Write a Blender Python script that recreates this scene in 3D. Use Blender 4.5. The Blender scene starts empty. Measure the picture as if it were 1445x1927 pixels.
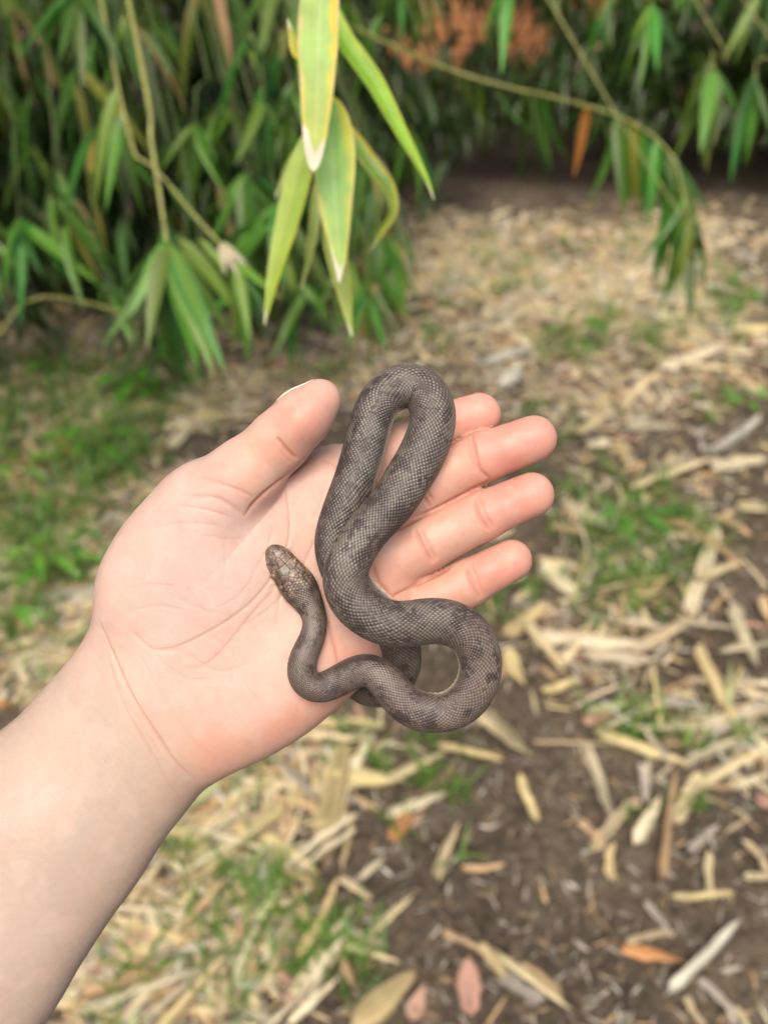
import bpy, math, random
import numpy as np
from mathutils import Vector, Matrix

# ------------------------------------------------------------------ camera
sc = bpy.context.scene
col = sc.collection
CAM_H, PITCH, VFOV = 1.35, math.radians(40.0), math.radians(67.0)
W0, H0 = 1445.0, 1927.0                       # the photograph's own pixels, used only to measure it
FPX = (H0 / 2) / math.tan(VFOV / 2)
D0 = 0.27                                     # metres from the lens to the palm
cam = bpy.data.cameras.new('camera')
cam.sensor_fit = 'VERTICAL'; cam.sensor_height = 36.0; cam.sensor_width = 36.0 * W0 / H0
cam.lens = 18.0 / math.tan(VFOV / 2)
cam.clip_start = 0.01; cam.clip_end = 400.0
cam.dof.use_dof = True; cam.dof.focus_distance = D0 - 0.006
cam.dof.aperture_fstop = cam.lens / 4.0       # a 4.0 mm wide pupil
cam_ob = bpy.data.objects.new('camera', cam); col.objects.link(cam_ob)
cam_ob.location = (0, 0, CAM_H); cam_ob.rotation_euler = (math.pi / 2 - PITCH, 0, 0)
sc.camera = cam_ob

# ------------------------------------------------------------------ light
SUN_DIR = Vector((-0.06, -0.42, 0.90)).normalized()     # towards the sun
world = bpy.data.worlds.new('World'); sc.world = world; world.use_nodes = True
wn = world.node_tree.nodes; wl = world.node_tree.links
sky = wn.new('ShaderNodeTexSky'); sky.sky_type = 'NISHITA'; sky.sun_disc = False
sky.sun_elevation = math.asin(SUN_DIR.z)
sky.sun_rotation = math.atan2(SUN_DIR.x, SUN_DIR.y)
sky.dust_density = 9.0; sky.air_density = 1.0; sky.ozone_density = 0.2
bg = wn['Background']; bg.inputs['Strength'].default_value = 0.15
wl.new(sky.outputs[0], bg.inputs['Color'])
sun = bpy.data.lights.new('sun', 'SUN'); sun.energy = 1.5; sun.angle = math.radians(34.0)
sun.color = (1.0, 0.93, 0.80)
sun_ob = bpy.data.objects.new('sun', sun); col.objects.link(sun_ob)
sun_ob.rotation_euler = SUN_DIR.to_track_quat('Z', 'Y').to_euler()
sun_ob.location = (-3, 0, 6)
vs = sc.view_settings
vs.view_transform = 'Standard'; vs.look = 'None'; vs.gamma = 1.0; vs.use_curve_mapping = False
vs.exposure = 0.44
sc.cycles.use_denoising = True
sc.cycles.max_bounces = 8; sc.cycles.transparent_max_bounces = 8

# ------------------------------------------------------------------ helpers
rng = np.random.default_rng(7)
random.seed(7)
CP, SP = math.cos(PITCH), math.sin(PITCH)
RIGHT = np.array([1.0, 0, 0]); UP = np.array([0, SP, CP]); FWD = np.array([0, CP, -SP])
CAMP = np.array([0, 0, CAM_H])

def at(px, py, d):
    """world point seen at photo pixel (px, py), d metres deep"""
    return CAMP + d * (FWD + RIGHT * ((px - W0 / 2) / FPX) + UP * ((H0 / 2 - py) / FPX))

def project(P):
    Q = np.asarray(P) - CAMP
    d = Q @ FWD
    return W0 / 2 + FPX * (Q @ RIGHT) / d, H0 / 2 - FPX * (Q @ UP) / d, d

def gp(px, py, z=0.0):
    """where the ground lies behind photo pixel (px, py)"""
    v = at(px, py, 1.0) - CAMP
    t = (z - CAM_H) / v[2]
    return CAMP + t * v

def vhash(ix, iy, iz, seed):
    h = (ix * 374761393 + iy * 668265263 + iz * 2147483647 + seed * 974634541) & 0xFFFFFFFF
    h = ((h ^ (h >> 13)) * 1274126177) & 0xFFFFFFFF
    h = ((h ^ (h >> 16)) * 2246822519) & 0xFFFFFFFF
    return ((h ^ (h >> 15)) & 0xFFFFFF) / float(0xFFFFFF)

def vnoise(P, scale, seed=0):
    """smooth value noise, 0..1, for an (n, 3) array"""
    Q = np.asarray(P, float) * scale
    i = np.floor(Q).astype(np.int64); f = Q - i; f = f * f * (3 - 2 * f)
    r = 0
    for dx in (0, 1):
        for dy in (0, 1):
            for dz in (0, 1):
                w = (f[:, 0] if dx else 1 - f[:, 0]) * (f[:, 1] if dy else 1 - f[:, 1]) * (f[:, 2] if dz else 1 - f[:, 2])
                r = r + w * vhash(i[:, 0] + dx, i[:, 1] + dy, i[:, 2] + dz, seed)
    return r

def fbm(P, scale, seed=0, octs=3):
    a, s, n = 0, 0, 1.0
    for k in range(octs):
        a = a + n * vnoise(P, scale * 2 ** k, seed + k * 17); s += n; n *= 0.5
    return a / s

def np_mesh(name, verts, faces, smooth=True):
    """mesh from an (n,3) array and an (m,k) index array"""
    me = bpy.data.meshes.new(name)
    verts = np.ascontiguousarray(verts, np.float32); faces = np.ascontiguousarray(faces, np.int32)
    n, (m, k) = len(verts), faces.shape
    me.vertices.add(n); me.vertices.foreach_set('co', verts.ravel())
    me.loops.add(m * k); me.loops.foreach_set('vertex_index', faces.ravel())
    me.polygons.add(m)
    me.polygons.foreach_set('loop_start', np.arange(0, m * k, k, dtype=np.int32))
    me.polygons.foreach_set('use_smooth', np.full(m, smooth))
    me.update(calc_edges=True); me.validate()
    return me

def set_col(me, rgb, name='tint'):
    rgb = np.clip(np.asarray(rgb, np.float32), 0, 1)
    a = me.color_attributes.new(name, 'FLOAT_COLOR', 'POINT')
    a.data.foreach_set('color', np.c_[rgb, np.ones(len(rgb), np.float32)].ravel())

def link(name, me, mat=None, parent=None, label=None, cat=None, group=None, kind=None, matrix=None):
    o = bpy.data.objects.new(name, me); col.objects.link(o)
    if mat is not None and me is not None and not me.materials: me.materials.append(mat)
    if parent is not None: o.parent = parent
    if matrix is not None: o.matrix_world = matrix
    if label: o['label'] = label
    if cat: o['category'] = cat
    if group: o['group'] = group
    if kind: o['kind'] = kind
    return o

def spline(K, n):
    """Catmull-Rom through the rows of K, n samples, evenly spaced along the first three columns"""
    K = np.asarray(K, float)
    A = np.vstack([2 * K[0] - K[1], K, 2 * K[-1] - K[-2]])
    out = []
    for i in range(1, len(A) - 2):
        t = np.linspace(0, 1, 40, endpoint=False)[:, None]
        p0, p1, p2, p3 = A[i - 1], A[i], A[i + 1], A[i + 2]
        out.append(0.5 * (2 * p1 + (p2 - p0) * t + (2 * p0 - 5 * p1 + 4 * p2 - p3) * t ** 2 + (3 * p1 - p0 - 3 * p2 + p3) * t ** 3))
    C = np.vstack(out + [A[-2:-1]])
    s = np.r_[0, np.cumsum(np.linalg.norm(np.diff(C[:, :3], axis=0), axis=1))]
    q = np.linspace(0, s[-1], n)
    return np.stack([np.interp(q, s, C[:, j]) for j in range(C.shape[1])], 1), q

def gsmooth(A, sig):
    r = int(sig * 3); k = np.exp(-0.5 * (np.arange(-r, r + 1) / sig) ** 2); k /= k.sum()
    B = np.empty_like(A)
    for j in range(A.shape[1]):
        a = np.r_[2 * A[0, j] - A[r:0:-1, j], A[:, j], 2 * A[-1, j] - A[-2:-r - 2:-1, j]]
        B[:, j] = np.convolve(a, k, 'valid')
    return B

# ------------------------------------------------------------------ materials
def material(name):
    m = bpy.data.materials.new(name); m.use_nodes = True
    nt = m.node_tree
    return m, nt, nt.nodes['Principled BSDF'], nt.nodes['Material Output']

def attr_node(nt, name='tint'):
    a = nt.nodes.new('ShaderNodeAttribute'); a.attribute_name = name; return a

def add_bump(nt, bsdf, scale, strength, dist, detail=3.0, coord='Object', scale2=None):
    tc = nt.nodes.new('ShaderNodeTexCoord'); nz = nt.nodes.new('ShaderNodeTexNoise')
    nz.inputs['Scale'].default_value = scale; nz.inputs['Detail'].default_value = detail
    nt.links.new(tc.outputs[coord], nz.inputs['Vector'])
    b = nt.nodes.new('ShaderNodeBump'); b.inputs['Strength'].default_value = strength; b.inputs['Distance'].default_value = dist
    nt.links.new(nz.outputs[0], b.inputs['Height']); nt.links.new(b.outputs[0], bsdf.inputs['Normal'])
    return nz, tc

def skin_material():
    m, nt, b, out = material('skin')
    a = attr_node(nt); nt.links.new(a.outputs['Color'], b.inputs['Base Color'])
    b.inputs['Roughness'].default_value = 0.46
    b.inputs['Specular IOR Level'].default_value = 0.35
    b.subsurface_method = 'RANDOM_WALK' if hasattr(b, 'subsurface_method') else None
    b.inputs['Subsurface Weight'].default_value = 0.45
    b.inputs['Subsurface Radius'].default_value = (1.0, 0.36, 0.2)
    b.inputs['Subsurface Scale'].default_value = 0.0028
    nz, tc = add_bump(nt, b, 1500.0, 0.22, 0.0005, 4.0)
    return m

def snake_material():
    m, nt, b, out = material('snake_skin')
    a = attr_node(nt); nt.links.new(a.outputs['Color'], b.inputs['Base Color'])
    b.inputs['Roughness'].default_value = 0.33
    b.inputs['Specular IOR Level'].default_value = 0.42
    return m

def leaf_material(name, base, rough=0.38, transl=0.35, var=0.35, tint=False, hue=0.03, spec=0.5, streak=True):
    """thin leaf: glossy front plus light that comes through; each object varies a little"""
    m, nt, b, out = material(name)
    N, L = nt.nodes, nt.links
    oi = N.new('ShaderNodeObjectInfo')
    hsv = N.new('ShaderNodeHueSaturation')
    mr = N.new('ShaderNodeMapRange'); mr.inputs['To Min'].default_value = 1 - var; mr.inputs['To Max'].default_value = 1 + var
    L.new(oi.outputs['Random'], mr.inputs['Value']); L.new(mr.outputs[0], hsv.inputs['Value'])
    mh = N.new('ShaderNodeMapRange'); mh.inputs['To Min'].default_value = 0.5 - hue; mh.inputs['To Max'].default_value = 0.5 + hue
    wnz = N.new('ShaderNodeTexWhiteNoise'); wnz.noise_dimensions = '1D'
    L.new(oi.outputs['Random'], wnz.inputs['W']); L.new(wnz.outputs['Value'], mh.inputs['Value']); L.new(mh.outputs[0], hsv.inputs['Hue'])
    tc = N.new('ShaderNodeTexCoord')
    nz = N.new('ShaderNodeTexNoise'); nz.inputs['Scale'].default_value = 40.0; nz.inputs['Detail'].default_value = 4.0
    mp = N.new('ShaderNodeMapping'); mp.inputs['Scale'].default_value = (0.35, 3.0, 1.0) if streak else (2.0, 2.0, 1.0)
    L.new(tc.outputs['Object'], mp.inputs['Vector']); L.new(mp.outputs[0], nz.inputs['Vector'])
    mx = N.new('ShaderNodeMix'); mx.data_type = 'RGBA'; mx.blend_type = 'MULTIPLY'
    mx.inputs['Factor'].default_value = 0.45 if streak else 0.3
    if tint:
        a = attr_node(nt); L.new(a.outputs['Color'], mx.inputs[6])
    else:
        mx.inputs[6].default_value = (*base, 1)
    cr = N.new('ShaderNodeValToRGB'); cr.color_ramp.elements[0].position = 0.3; cr.color_ramp.elements[0].color = (0.45, 0.42, 0.4, 1)
    cr.color_ramp.elements[1].position = 0.65; cr.color_ramp.elements[1].color = (1.15, 1.12, 1.05, 1)
    L.new(nz.outputs[0], cr.inputs[0]); L.new(cr.outputs[0], mx.inputs[7])
    L.new(mx.outputs[2], hsv.inputs['Color'])
    L.new(hsv.outputs[0], b.inputs['Base Color'])
    b.inputs['Roughness'].default_value = rough
    b.inputs['Specular IOR Level'].default_value = spec
    tr = N.new('ShaderNodeBsdfTranslucent'); L.new(hsv.outputs[0], tr.inputs['Color'])
    ms = N.new('ShaderNodeMixShader'); ms.inputs[0].default_value = transl
    L.new(b.outputs[0], ms.inputs[1]); L.new(tr.outputs[0], ms.inputs[2]); L.new(ms.outputs[0], out.inputs['Surface'])
    return m

def simple_material(name, base, rough=0.7, bump=None, spec=0.4):
    m, nt, b, out = material(name)
    N, L = nt.nodes, nt.links
    nz = N.new('ShaderNodeTexNoise'); nz.inputs['Scale'].default_value = 60.0; nz.inputs['Detail'].default_value = 5.0
    tc = N.new('ShaderNodeTexCoord'); L.new(tc.outputs['Object'], nz.inputs['Vector'])
    cr = N.new('ShaderNodeValToRGB')
    cr.color_ramp.elements[0].color = (*[c * 0.65 for c in base], 1); cr.color_ramp.elements[1].color = (*[min(1, c * 1.25) for c in base], 1)
    cr.color_ramp.elements[0].position = 0.3; cr.color_ramp.elements[1].position = 0.7
    L.new(nz.outputs[0], cr.inputs[0]); L.new(cr.outputs[0], b.inputs['Base Color'])
    b.inputs['Roughness'].default_value = rough; b.inputs['Specular IOR Level'].default_value = spec
    if bump:
        bm = N.new('ShaderNodeBump'); bm.inputs['Strength'].default_value = 0.5; bm.inputs['Distance'].default_value = bump
        L.new(nz.outputs[0], bm.inputs['Height']); L.new(bm.outputs[0], b.inputs['Normal'])
    return m

# ------------------------------------------------------------------ the ground
def soil_material():
    m, nt, b, out = material('soil')
    N, L = nt.nodes, nt.links
    tc = N.new('ShaderNodeTexCoord')
    n1 = N.new('ShaderNodeTexNoise'); n1.inputs['Scale'].default_value = 55.0; n1.inputs['Detail'].default_value = 8.0; n1.inputs['Roughness'].default_value = 0.7
    n2 = N.new('ShaderNodeTexNoise'); n2.inputs['Scale'].default_value = 3.5; n2.inputs['Detail'].default_value = 3.0
    for n in (n1, n2): L.new(tc.outputs['Object'], n.inputs['Vector'])
    cr = N.new('ShaderNodeValToRGB')
    cr.color_ramp.elements[0].position = 0.32; cr.color_ramp.elements[0].color = (0.030, 0.024, 0.018, 1)
    cr.color_ramp.elements[1].position = 0.72; cr.color_ramp.elements[1].color = (0.162, 0.135, 0.104, 1)
    L.new(n1.outputs[0], cr.inputs[0])
    c2 = N.new('ShaderNodeValToRGB')
    c2.color_ramp.elements[0].position = 0.35; c2.color_ramp.elements[0].color = (0.75, 0.72, 0.70, 1)
    c2.color_ramp.elements[1].position = 0.65; c2.color_ramp.elements[1].color = (1.2, 1.15, 1.08, 1)
    L.new(n2.outputs[0], c2.inputs[0])
    mx = N.new('ShaderNodeMix'); mx.data_type = 'RGBA'; mx.blend_type = 'MULTIPLY'; mx.inputs['Factor'].default_value = 1.0
    L.new(cr.outputs[0], mx.inputs[6]); L.new(c2.outputs[0], mx.inputs[7]); L.new(mx.outputs[2], b.inputs['Base Color'])
    bm = N.new('ShaderNodeBump'); bm.inputs['Strength'].default_value = 1.0; bm.inputs['Distance'].default_value = 0.012
    L.new(n1.outputs[0], bm.inputs['Height']); L.new(bm.outputs[0], b.inputs['Normal'])
    b.inputs['Roughness'].default_value = 0.95; b.inputs['Specular IOR Level'].default_value = 0.15
    return m

def ground_z(x, y):
    P = np.stack([np.ravel(x), np.ravel(y), np.zeros(np.size(x))], 1)
    near = np.exp(-((P[:, 0] / 4) ** 2 + ((P[:, 1] - 2.5) / 5) ** 2) ** 2)
    return ((fbm(P, 2.2, 101, 3) - 0.5) * 0.05 + (fbm(P, 14.0, 131, 2) - 0.5) * 0.022) * near

def build_ground():
    xs = np.unique(np.r_[-120, -60, -30, -15, -8, -5, np.arange(-3.4, 3.41, 0.035), 5, 8, 15, 30, 60, 120])
    ys = np.unique(np.r_[-120, -60, -30, -12, -5, -2, -0.8, np.arange(0.0, 6.6, 0.035), 8, 10, 14, 20, 35, 70, 140])
    X, Y = np.meshgrid(xs, ys)
    Z = ground_z(X, Y).reshape(X.shape)
    n, m = X.shape
    i, j = np.meshgrid(np.arange(n - 1), np.arange(m - 1), indexing='ij'); p = i * m + j
    me = np_mesh('ground', np.stack([X, Y, Z], -1).reshape(-1, 3), np.stack([p, p + 1, p + m + 1, p + m], -1).reshape(-1, 4))
    link('ground', me, soil_material(), kind='structure')
build_ground()

# ------------------------------------------------------------------ the hand (millimetres, x right, y up, z towards the face of the holder)
DMM = D0 * 1000.0
def V(px, py, z=0.0):
    s = (DMM - z) / FPX
    return np.array([(px - W0 / 2) * s, (H0 / 2 - py) * s, z])
def R(px, z=0.0): return px * (DMM - z) / FPX
def to_px(P):
    s = FPX / (DMM - P[:, 2])
    return W0 / 2 + P[:, 0] * s, H0 / 2 - P[:, 1] * s
def to_world(P):
    P = np.asarray(P) / 1000.0
    return CAMP + (D0 - P[:, 2:3]) * FWD + P[:, 0:1] * RIGHT + P[:, 1:2] * UP

def smin(a, b, k):
    k = k * 1.35
    h = np.maximum(k - np.abs(a - b), 0) / k
    return np.minimum(a, b) - h * h * h * k / 6

def seg(P, a, b, ra, rb, zs=1.0):
    s = np.array([1, 1, 1 / zs], np.float32)
    Q = (P - a.astype(np.float32)) * s; d = ((b - a) * s).astype(np.float32)
    t = np.clip((Q @ d) / (d @ d), 0, 1)
    q = Q - t[:, None] * d
    return np.sqrt((q * q).sum(1)) - (ra + (rb - ra) * t)

def chain(P, pts, zs=1.0, k=2.5):
    """pts: (px, py, z, radius in px)"""
    f = None
    for (p, q) in zip(pts[:-1], pts[1:]):
        d = seg(P, V(*p[:3]), V(*q[:3]), R(p[3], p[2]), R(q[3], q[2]), zs)
        f = d if f is None else smin(f, d, k)
    return f

def ellip(P, c, ax, rot):
    """ellipsoid, ax in mm, turned rot degrees in the picture plane"""
    Q = P - c.astype(np.float32); a = math.radians(rot)
    x = Q[:, 0] * math.cos(a) + Q[:, 1] * math.sin(a); y = -Q[:, 0] * math.sin(a) + Q[:, 1] * math.cos(a)
    q = np.stack([x / ax[0], y / ax[1], Q[:, 2] / ax[2]], 1)
    l = np.sqrt((q * q).sum(1)) + 1e-6
    g = np.sqrt((x / ax[0] ** 2) ** 2 + (y / ax[1] ** 2) ** 2 + (Q[:, 2] / ax[2] ** 2) ** 2) + 1e-6
    return l * (l - 1) / g

def poly2d(x, y, poly):
    d = np.full(len(x), 1e9, np.float32); s = np.ones(len(x), np.float32)
    n = len(poly)
    for i in range(n):
        ax, ay = poly[i]; bx, by = poly[(i + 1) % n]
        ex, ey = bx - ax, by - ay; wx, wy = x - ax, y - ay
        t = np.clip((wx * ex + wy * ey) / (ex * ex + ey * ey), 0, 1)
        d = np.minimum(d, (wx - ex * t) ** 2 + (wy - ey * t) ** 2)
        c1 = y >= ay; c2 = y < by; c3 = ex * wy > ey * wx
        s = np.where((c1 & c2 & c3) | (~c1 & ~c2 & ~c3), -s, s)
    return s * np.sqrt(d)

PALM_Z, PALM_T, PALM_R = -11.0, 12.5, 11.0
PALM = [(208, 1165), (212, 1085), (250, 1015), (325, 925), (450, 895), (600, 848), (680, 855), (735, 930), (760, 1010), (765, 1100), (800, 1165),
        (775, 1222), (715, 1266), (640, 1318), (560, 1366), (490, 1394), (430, 1416), (385, 1448), (330, 1440), (265, 1310)]
FINGERS = {
    'index':  [(640, 905, -13, 57), (735, 858, -15, 53), (830, 808, -17, 47), (902, 780, -16, 41)],
    'middle': [(690, 968, -9, 58), (795, 917, -8, 54), (905, 861, -9, 47.5), (1003, 826, -8, 44)],
    'ring':   [(695, 1078, -8, 57), (795, 1024, -6, 53), (906, 971, -7, 46), (1000, 931, -6, 42)],
    'pinky':  [(720, 1178, -10, 54), (800, 1138, -8, 48), (880, 1097, -8, 44), (962, 1054, -7, 38.5)],
}
THUMB = [(305, 1105, -9, 88), (398, 952, 0, 76), (468, 888, 6, 62), (528, 828, 9, 54), (572, 783, 11, 49), (603, 752, 11, 38)]
ARM = [(305, 1300, -13, 168), (215, 1415, -12, 168), (97, 1550, -9, 189), (-75, 1775, -3, 209), (-330, 2130, 6, 238)]
palm_mm = [tuple(V(px, py, 0)[:2]) for px, py in PALM]

def hand_sdf(P):
    P = P.astype(np.float32)
    # palm slab
    d2 = poly2d(P[:, 0], P[:, 1], palm_mm) + PALM_R
    # the hollow of the palm: the slab's front sinks a little in its middle
    dz = np.abs(P[:, 2] - PALM_Z) - PALM_T + PALM_R
    slab = np.minimum(np.maximum(d2, dz), 0) + np.sqrt(np.maximum(d2, 0) ** 2 + np.maximum(dz, 0) ** 2) - PALM_R
    arm = chain(P, ARM, 0.64, 4.0)
    thenar = ellip(P, V(372, 1085, -5), (38, 29, 17), 52)
    hypo = ellip(P, V(470, 1290, -8), (42, 24, 14.5), 33)
    pads = ellip(P, V(690, 1010, -11), (14, 34, 13.5), 22)
    body = smin(slab, arm, 14.0)
    body = smin(body, thenar, 16.0)
    body = smin(body, hypo, 12.0)
    body = smin(body, pads, 8.0)
    out = body
    for nm, pts in FINGERS.items():
        f = chain(P, pts, 0.90, 2.5)
        # soft pads between the creases
        for a, b in zip(pts[:-1], pts[1:]):
            m = [(a[i] + b[i]) / 2 for i in range(4)]
            ln = np.linalg.norm(V(*b[:3]) - V(*a[:3])); an = math.degrees(math.atan2(-(b[1] - a[1]), b[0] - a[0]))
            f = smin(f, ellip(P, V(m[0], m[1], m[2] + 1.4), (ln * 0.42, R(m[3]) * 0.80, R(m[3]) * 0.84), an), 2.5)
        out = smin(out, smin(body, f, 4.0), 1.3)
    th = chain(P, THUMB, 0.92, 5.0)
    th = smin(th, ellip(P, V(572, 790, 13), (11.5, 7.4, 8.4), 46), 3.0)
    th = smin(th, ellip(P, V(448, 905, 7), (15, 11, 9.5), 45), 4.0)
    kk = 2.2 + 13.0 / (1 + np.exp(np.clip((P[:, 0] - V(482, 0)[0]) / 5.0, -30, 30)))      # free of the palm beyond the web
    out = np.minimum(out, smin(body, th, kk))
    return out

def surface_nets(sdf, lo, hi, h):
    n = np.ceil((hi - lo) / h).astype(int) + 1
    B = 6                                                          # only blocks near the surface are sampled finely
    nb = -(-n // B)
    cx = [lo[i] + h * (B * np.arange(nb[i]) + (B - 1) / 2) for i in range(3)]
    X, Y, Z = np.meshgrid(*cx, indexing='ij')
    cd = sdf(np.stack([X.ravel(), Y.ravel(), Z.ravel()], 1)).reshape(X.shape)
    F = np.repeat(np.repeat(np.repeat(cd, B, 0), B, 1), B, 2).astype(np.float32)
    near = np.argwhere(np.abs(cd) < 2.6 * B * h * 0.9)
    o = np.arange(B); ox, oy, oz = [q.ravel() for q in np.meshgrid(o, o, o, indexing='ij')]
    for c0 in range(0, len(near), 2500):
        nn = near[c0:c0 + 2500] * B
        I = (nn[:, 0:1] + ox).ravel(); J = (nn[:, 1:2] + oy).ravel(); K = (nn[:, 2:3] + oz).ravel()
        F[I, J, K] = sdf(np.stack([lo[0] + h * I, lo[1] + h * J, lo[2] + h * K], 1))
    F = F[:n[0], :n[1], :n[2]]
    S = F < 0
    c = [S[dx:n[0] - 1 + dx, dy:n[1] - 1 + dy, dz:n[2] - 1 + dz] for dx in (0, 1) for dy in (0, 1) for dz in (0, 1)]
    cnt = sum(a.astype(np.int8) for a in c)
    act = (cnt > 0) & (cnt < 8)
    idx = -np.ones(act.shape, np.int64); ijk = np.argwhere(act); idx[act] = np.arange(len(ijk))
    acc = np.zeros((len(ijk), 3)); num = np.zeros(len(ijk))
    off = [(dx, dy, dz) for dx in (0, 1) for dy in (0, 1) for dz in (0, 1)]
    for a in range(8):
        for b in range(a + 1, 8):
            if sum(abs(off[a][k] - off[b][k]) for k in range(3)) != 1: continue
            fa = F[tuple((ijk + off[a]).T)]; fb = F[tuple((ijk + off[b]).T)]
            m = (fa < 0) != (fb < 0)
            t = np.where(m, fa / np.where(m, fa - fb, 1), 0)
            p = ijk + np.array(off[a]) + t[:, None] * (np.array(off[b]) - np.array(off[a]))
            acc[m] += p[m]; num[m] += 1
    Vt = lo + h * acc / num[:, None]
    quads = []
    for d in range(3):
        e = [0, 0, 0]; e[d] = 1
        u, v = (d + 1) % 3, (d + 2) % 3
        sl0 = tuple(slice(0, n[k] - e[k]) for k in range(3)); sl1 = tuple(slice(e[k], n[k]) for k in range(3))
        A = S[sl0]; B = S[sl1]
        ch = np.argwhere(A != B)
        ok = (ch[:, u] > 0) & (ch[:, v] > 0) & (ch[:, u] < n[u] - 1) & (ch[:, v] < n[v] - 1)
        ch = ch[ok]; flip = A[tuple(ch.T)]
        def cell(du, dv):
            q = ch.copy(); q[:, u] += du; q[:, v] += dv; return idx[tuple(q.T)]
        q = np.stack([cell(-1, -1), cell(0, -1), cell(0, 0), cell(-1, 0)], 1)
        q[~flip] = q[~flip][:, ::-1]
        quads.append(q)
    return Vt, np.vstack(quads)

def subdivide(Vt, Q):
    E = np.vstack([Q[:, [i, (i + 1) % 4]] for i in range(4)]); E.sort(axis=1)
    U, inv = np.unique(E, axis=0, return_inverse=True); inv = inv.reshape(4, -1).T
    n = len(Vt); m = len(U)
    NV = np.vstack([Vt, Vt[U].mean(1), Vt[Q].mean(1)])
    ei = inv + n; ci = n + m + np.arange(len(Q))
    NQ = np.vstack([np.stack([Q[:, i], ei[:, i], ci, ei[:, (i + 3) % 4]], 1) for i in range(4)])
    return NV, NQ

def grad(sdf, P, e=0.35):
    g = np.stack([sdf(P + np.eye(3)[i] * e) - sdf(P - np.eye(3)[i] * e) for i in range(3)], 1)
    return g / (np.linalg.norm(g, axis=1, keepdims=True) + 1e-9)

def polydist(x, y, pl):
    d = np.full(len(x), 1e9); tt = np.zeros(len(x)); n = len(pl) - 1
    for i in range(n):
        ax, ay = pl[i]; bx, by = pl[i + 1]
        ex, ey = bx - ax, by - ay
        t = np.clip(((x - ax) * ex + (y - ay) * ey) / (ex * ex + ey * ey), 0, 1)
        q = np.hypot(x - ax - ex * t, y - ay - ey * t)
        m = q < d; d[m] = q[m]; tt[m] = (i + t[m]) / n
    return d, tt

def smooth_line(pl):
    C, _ = spline(np.c_[np.array(pl, float), np.zeros(len(pl))], 24)
    return C[:, :2]

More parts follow.
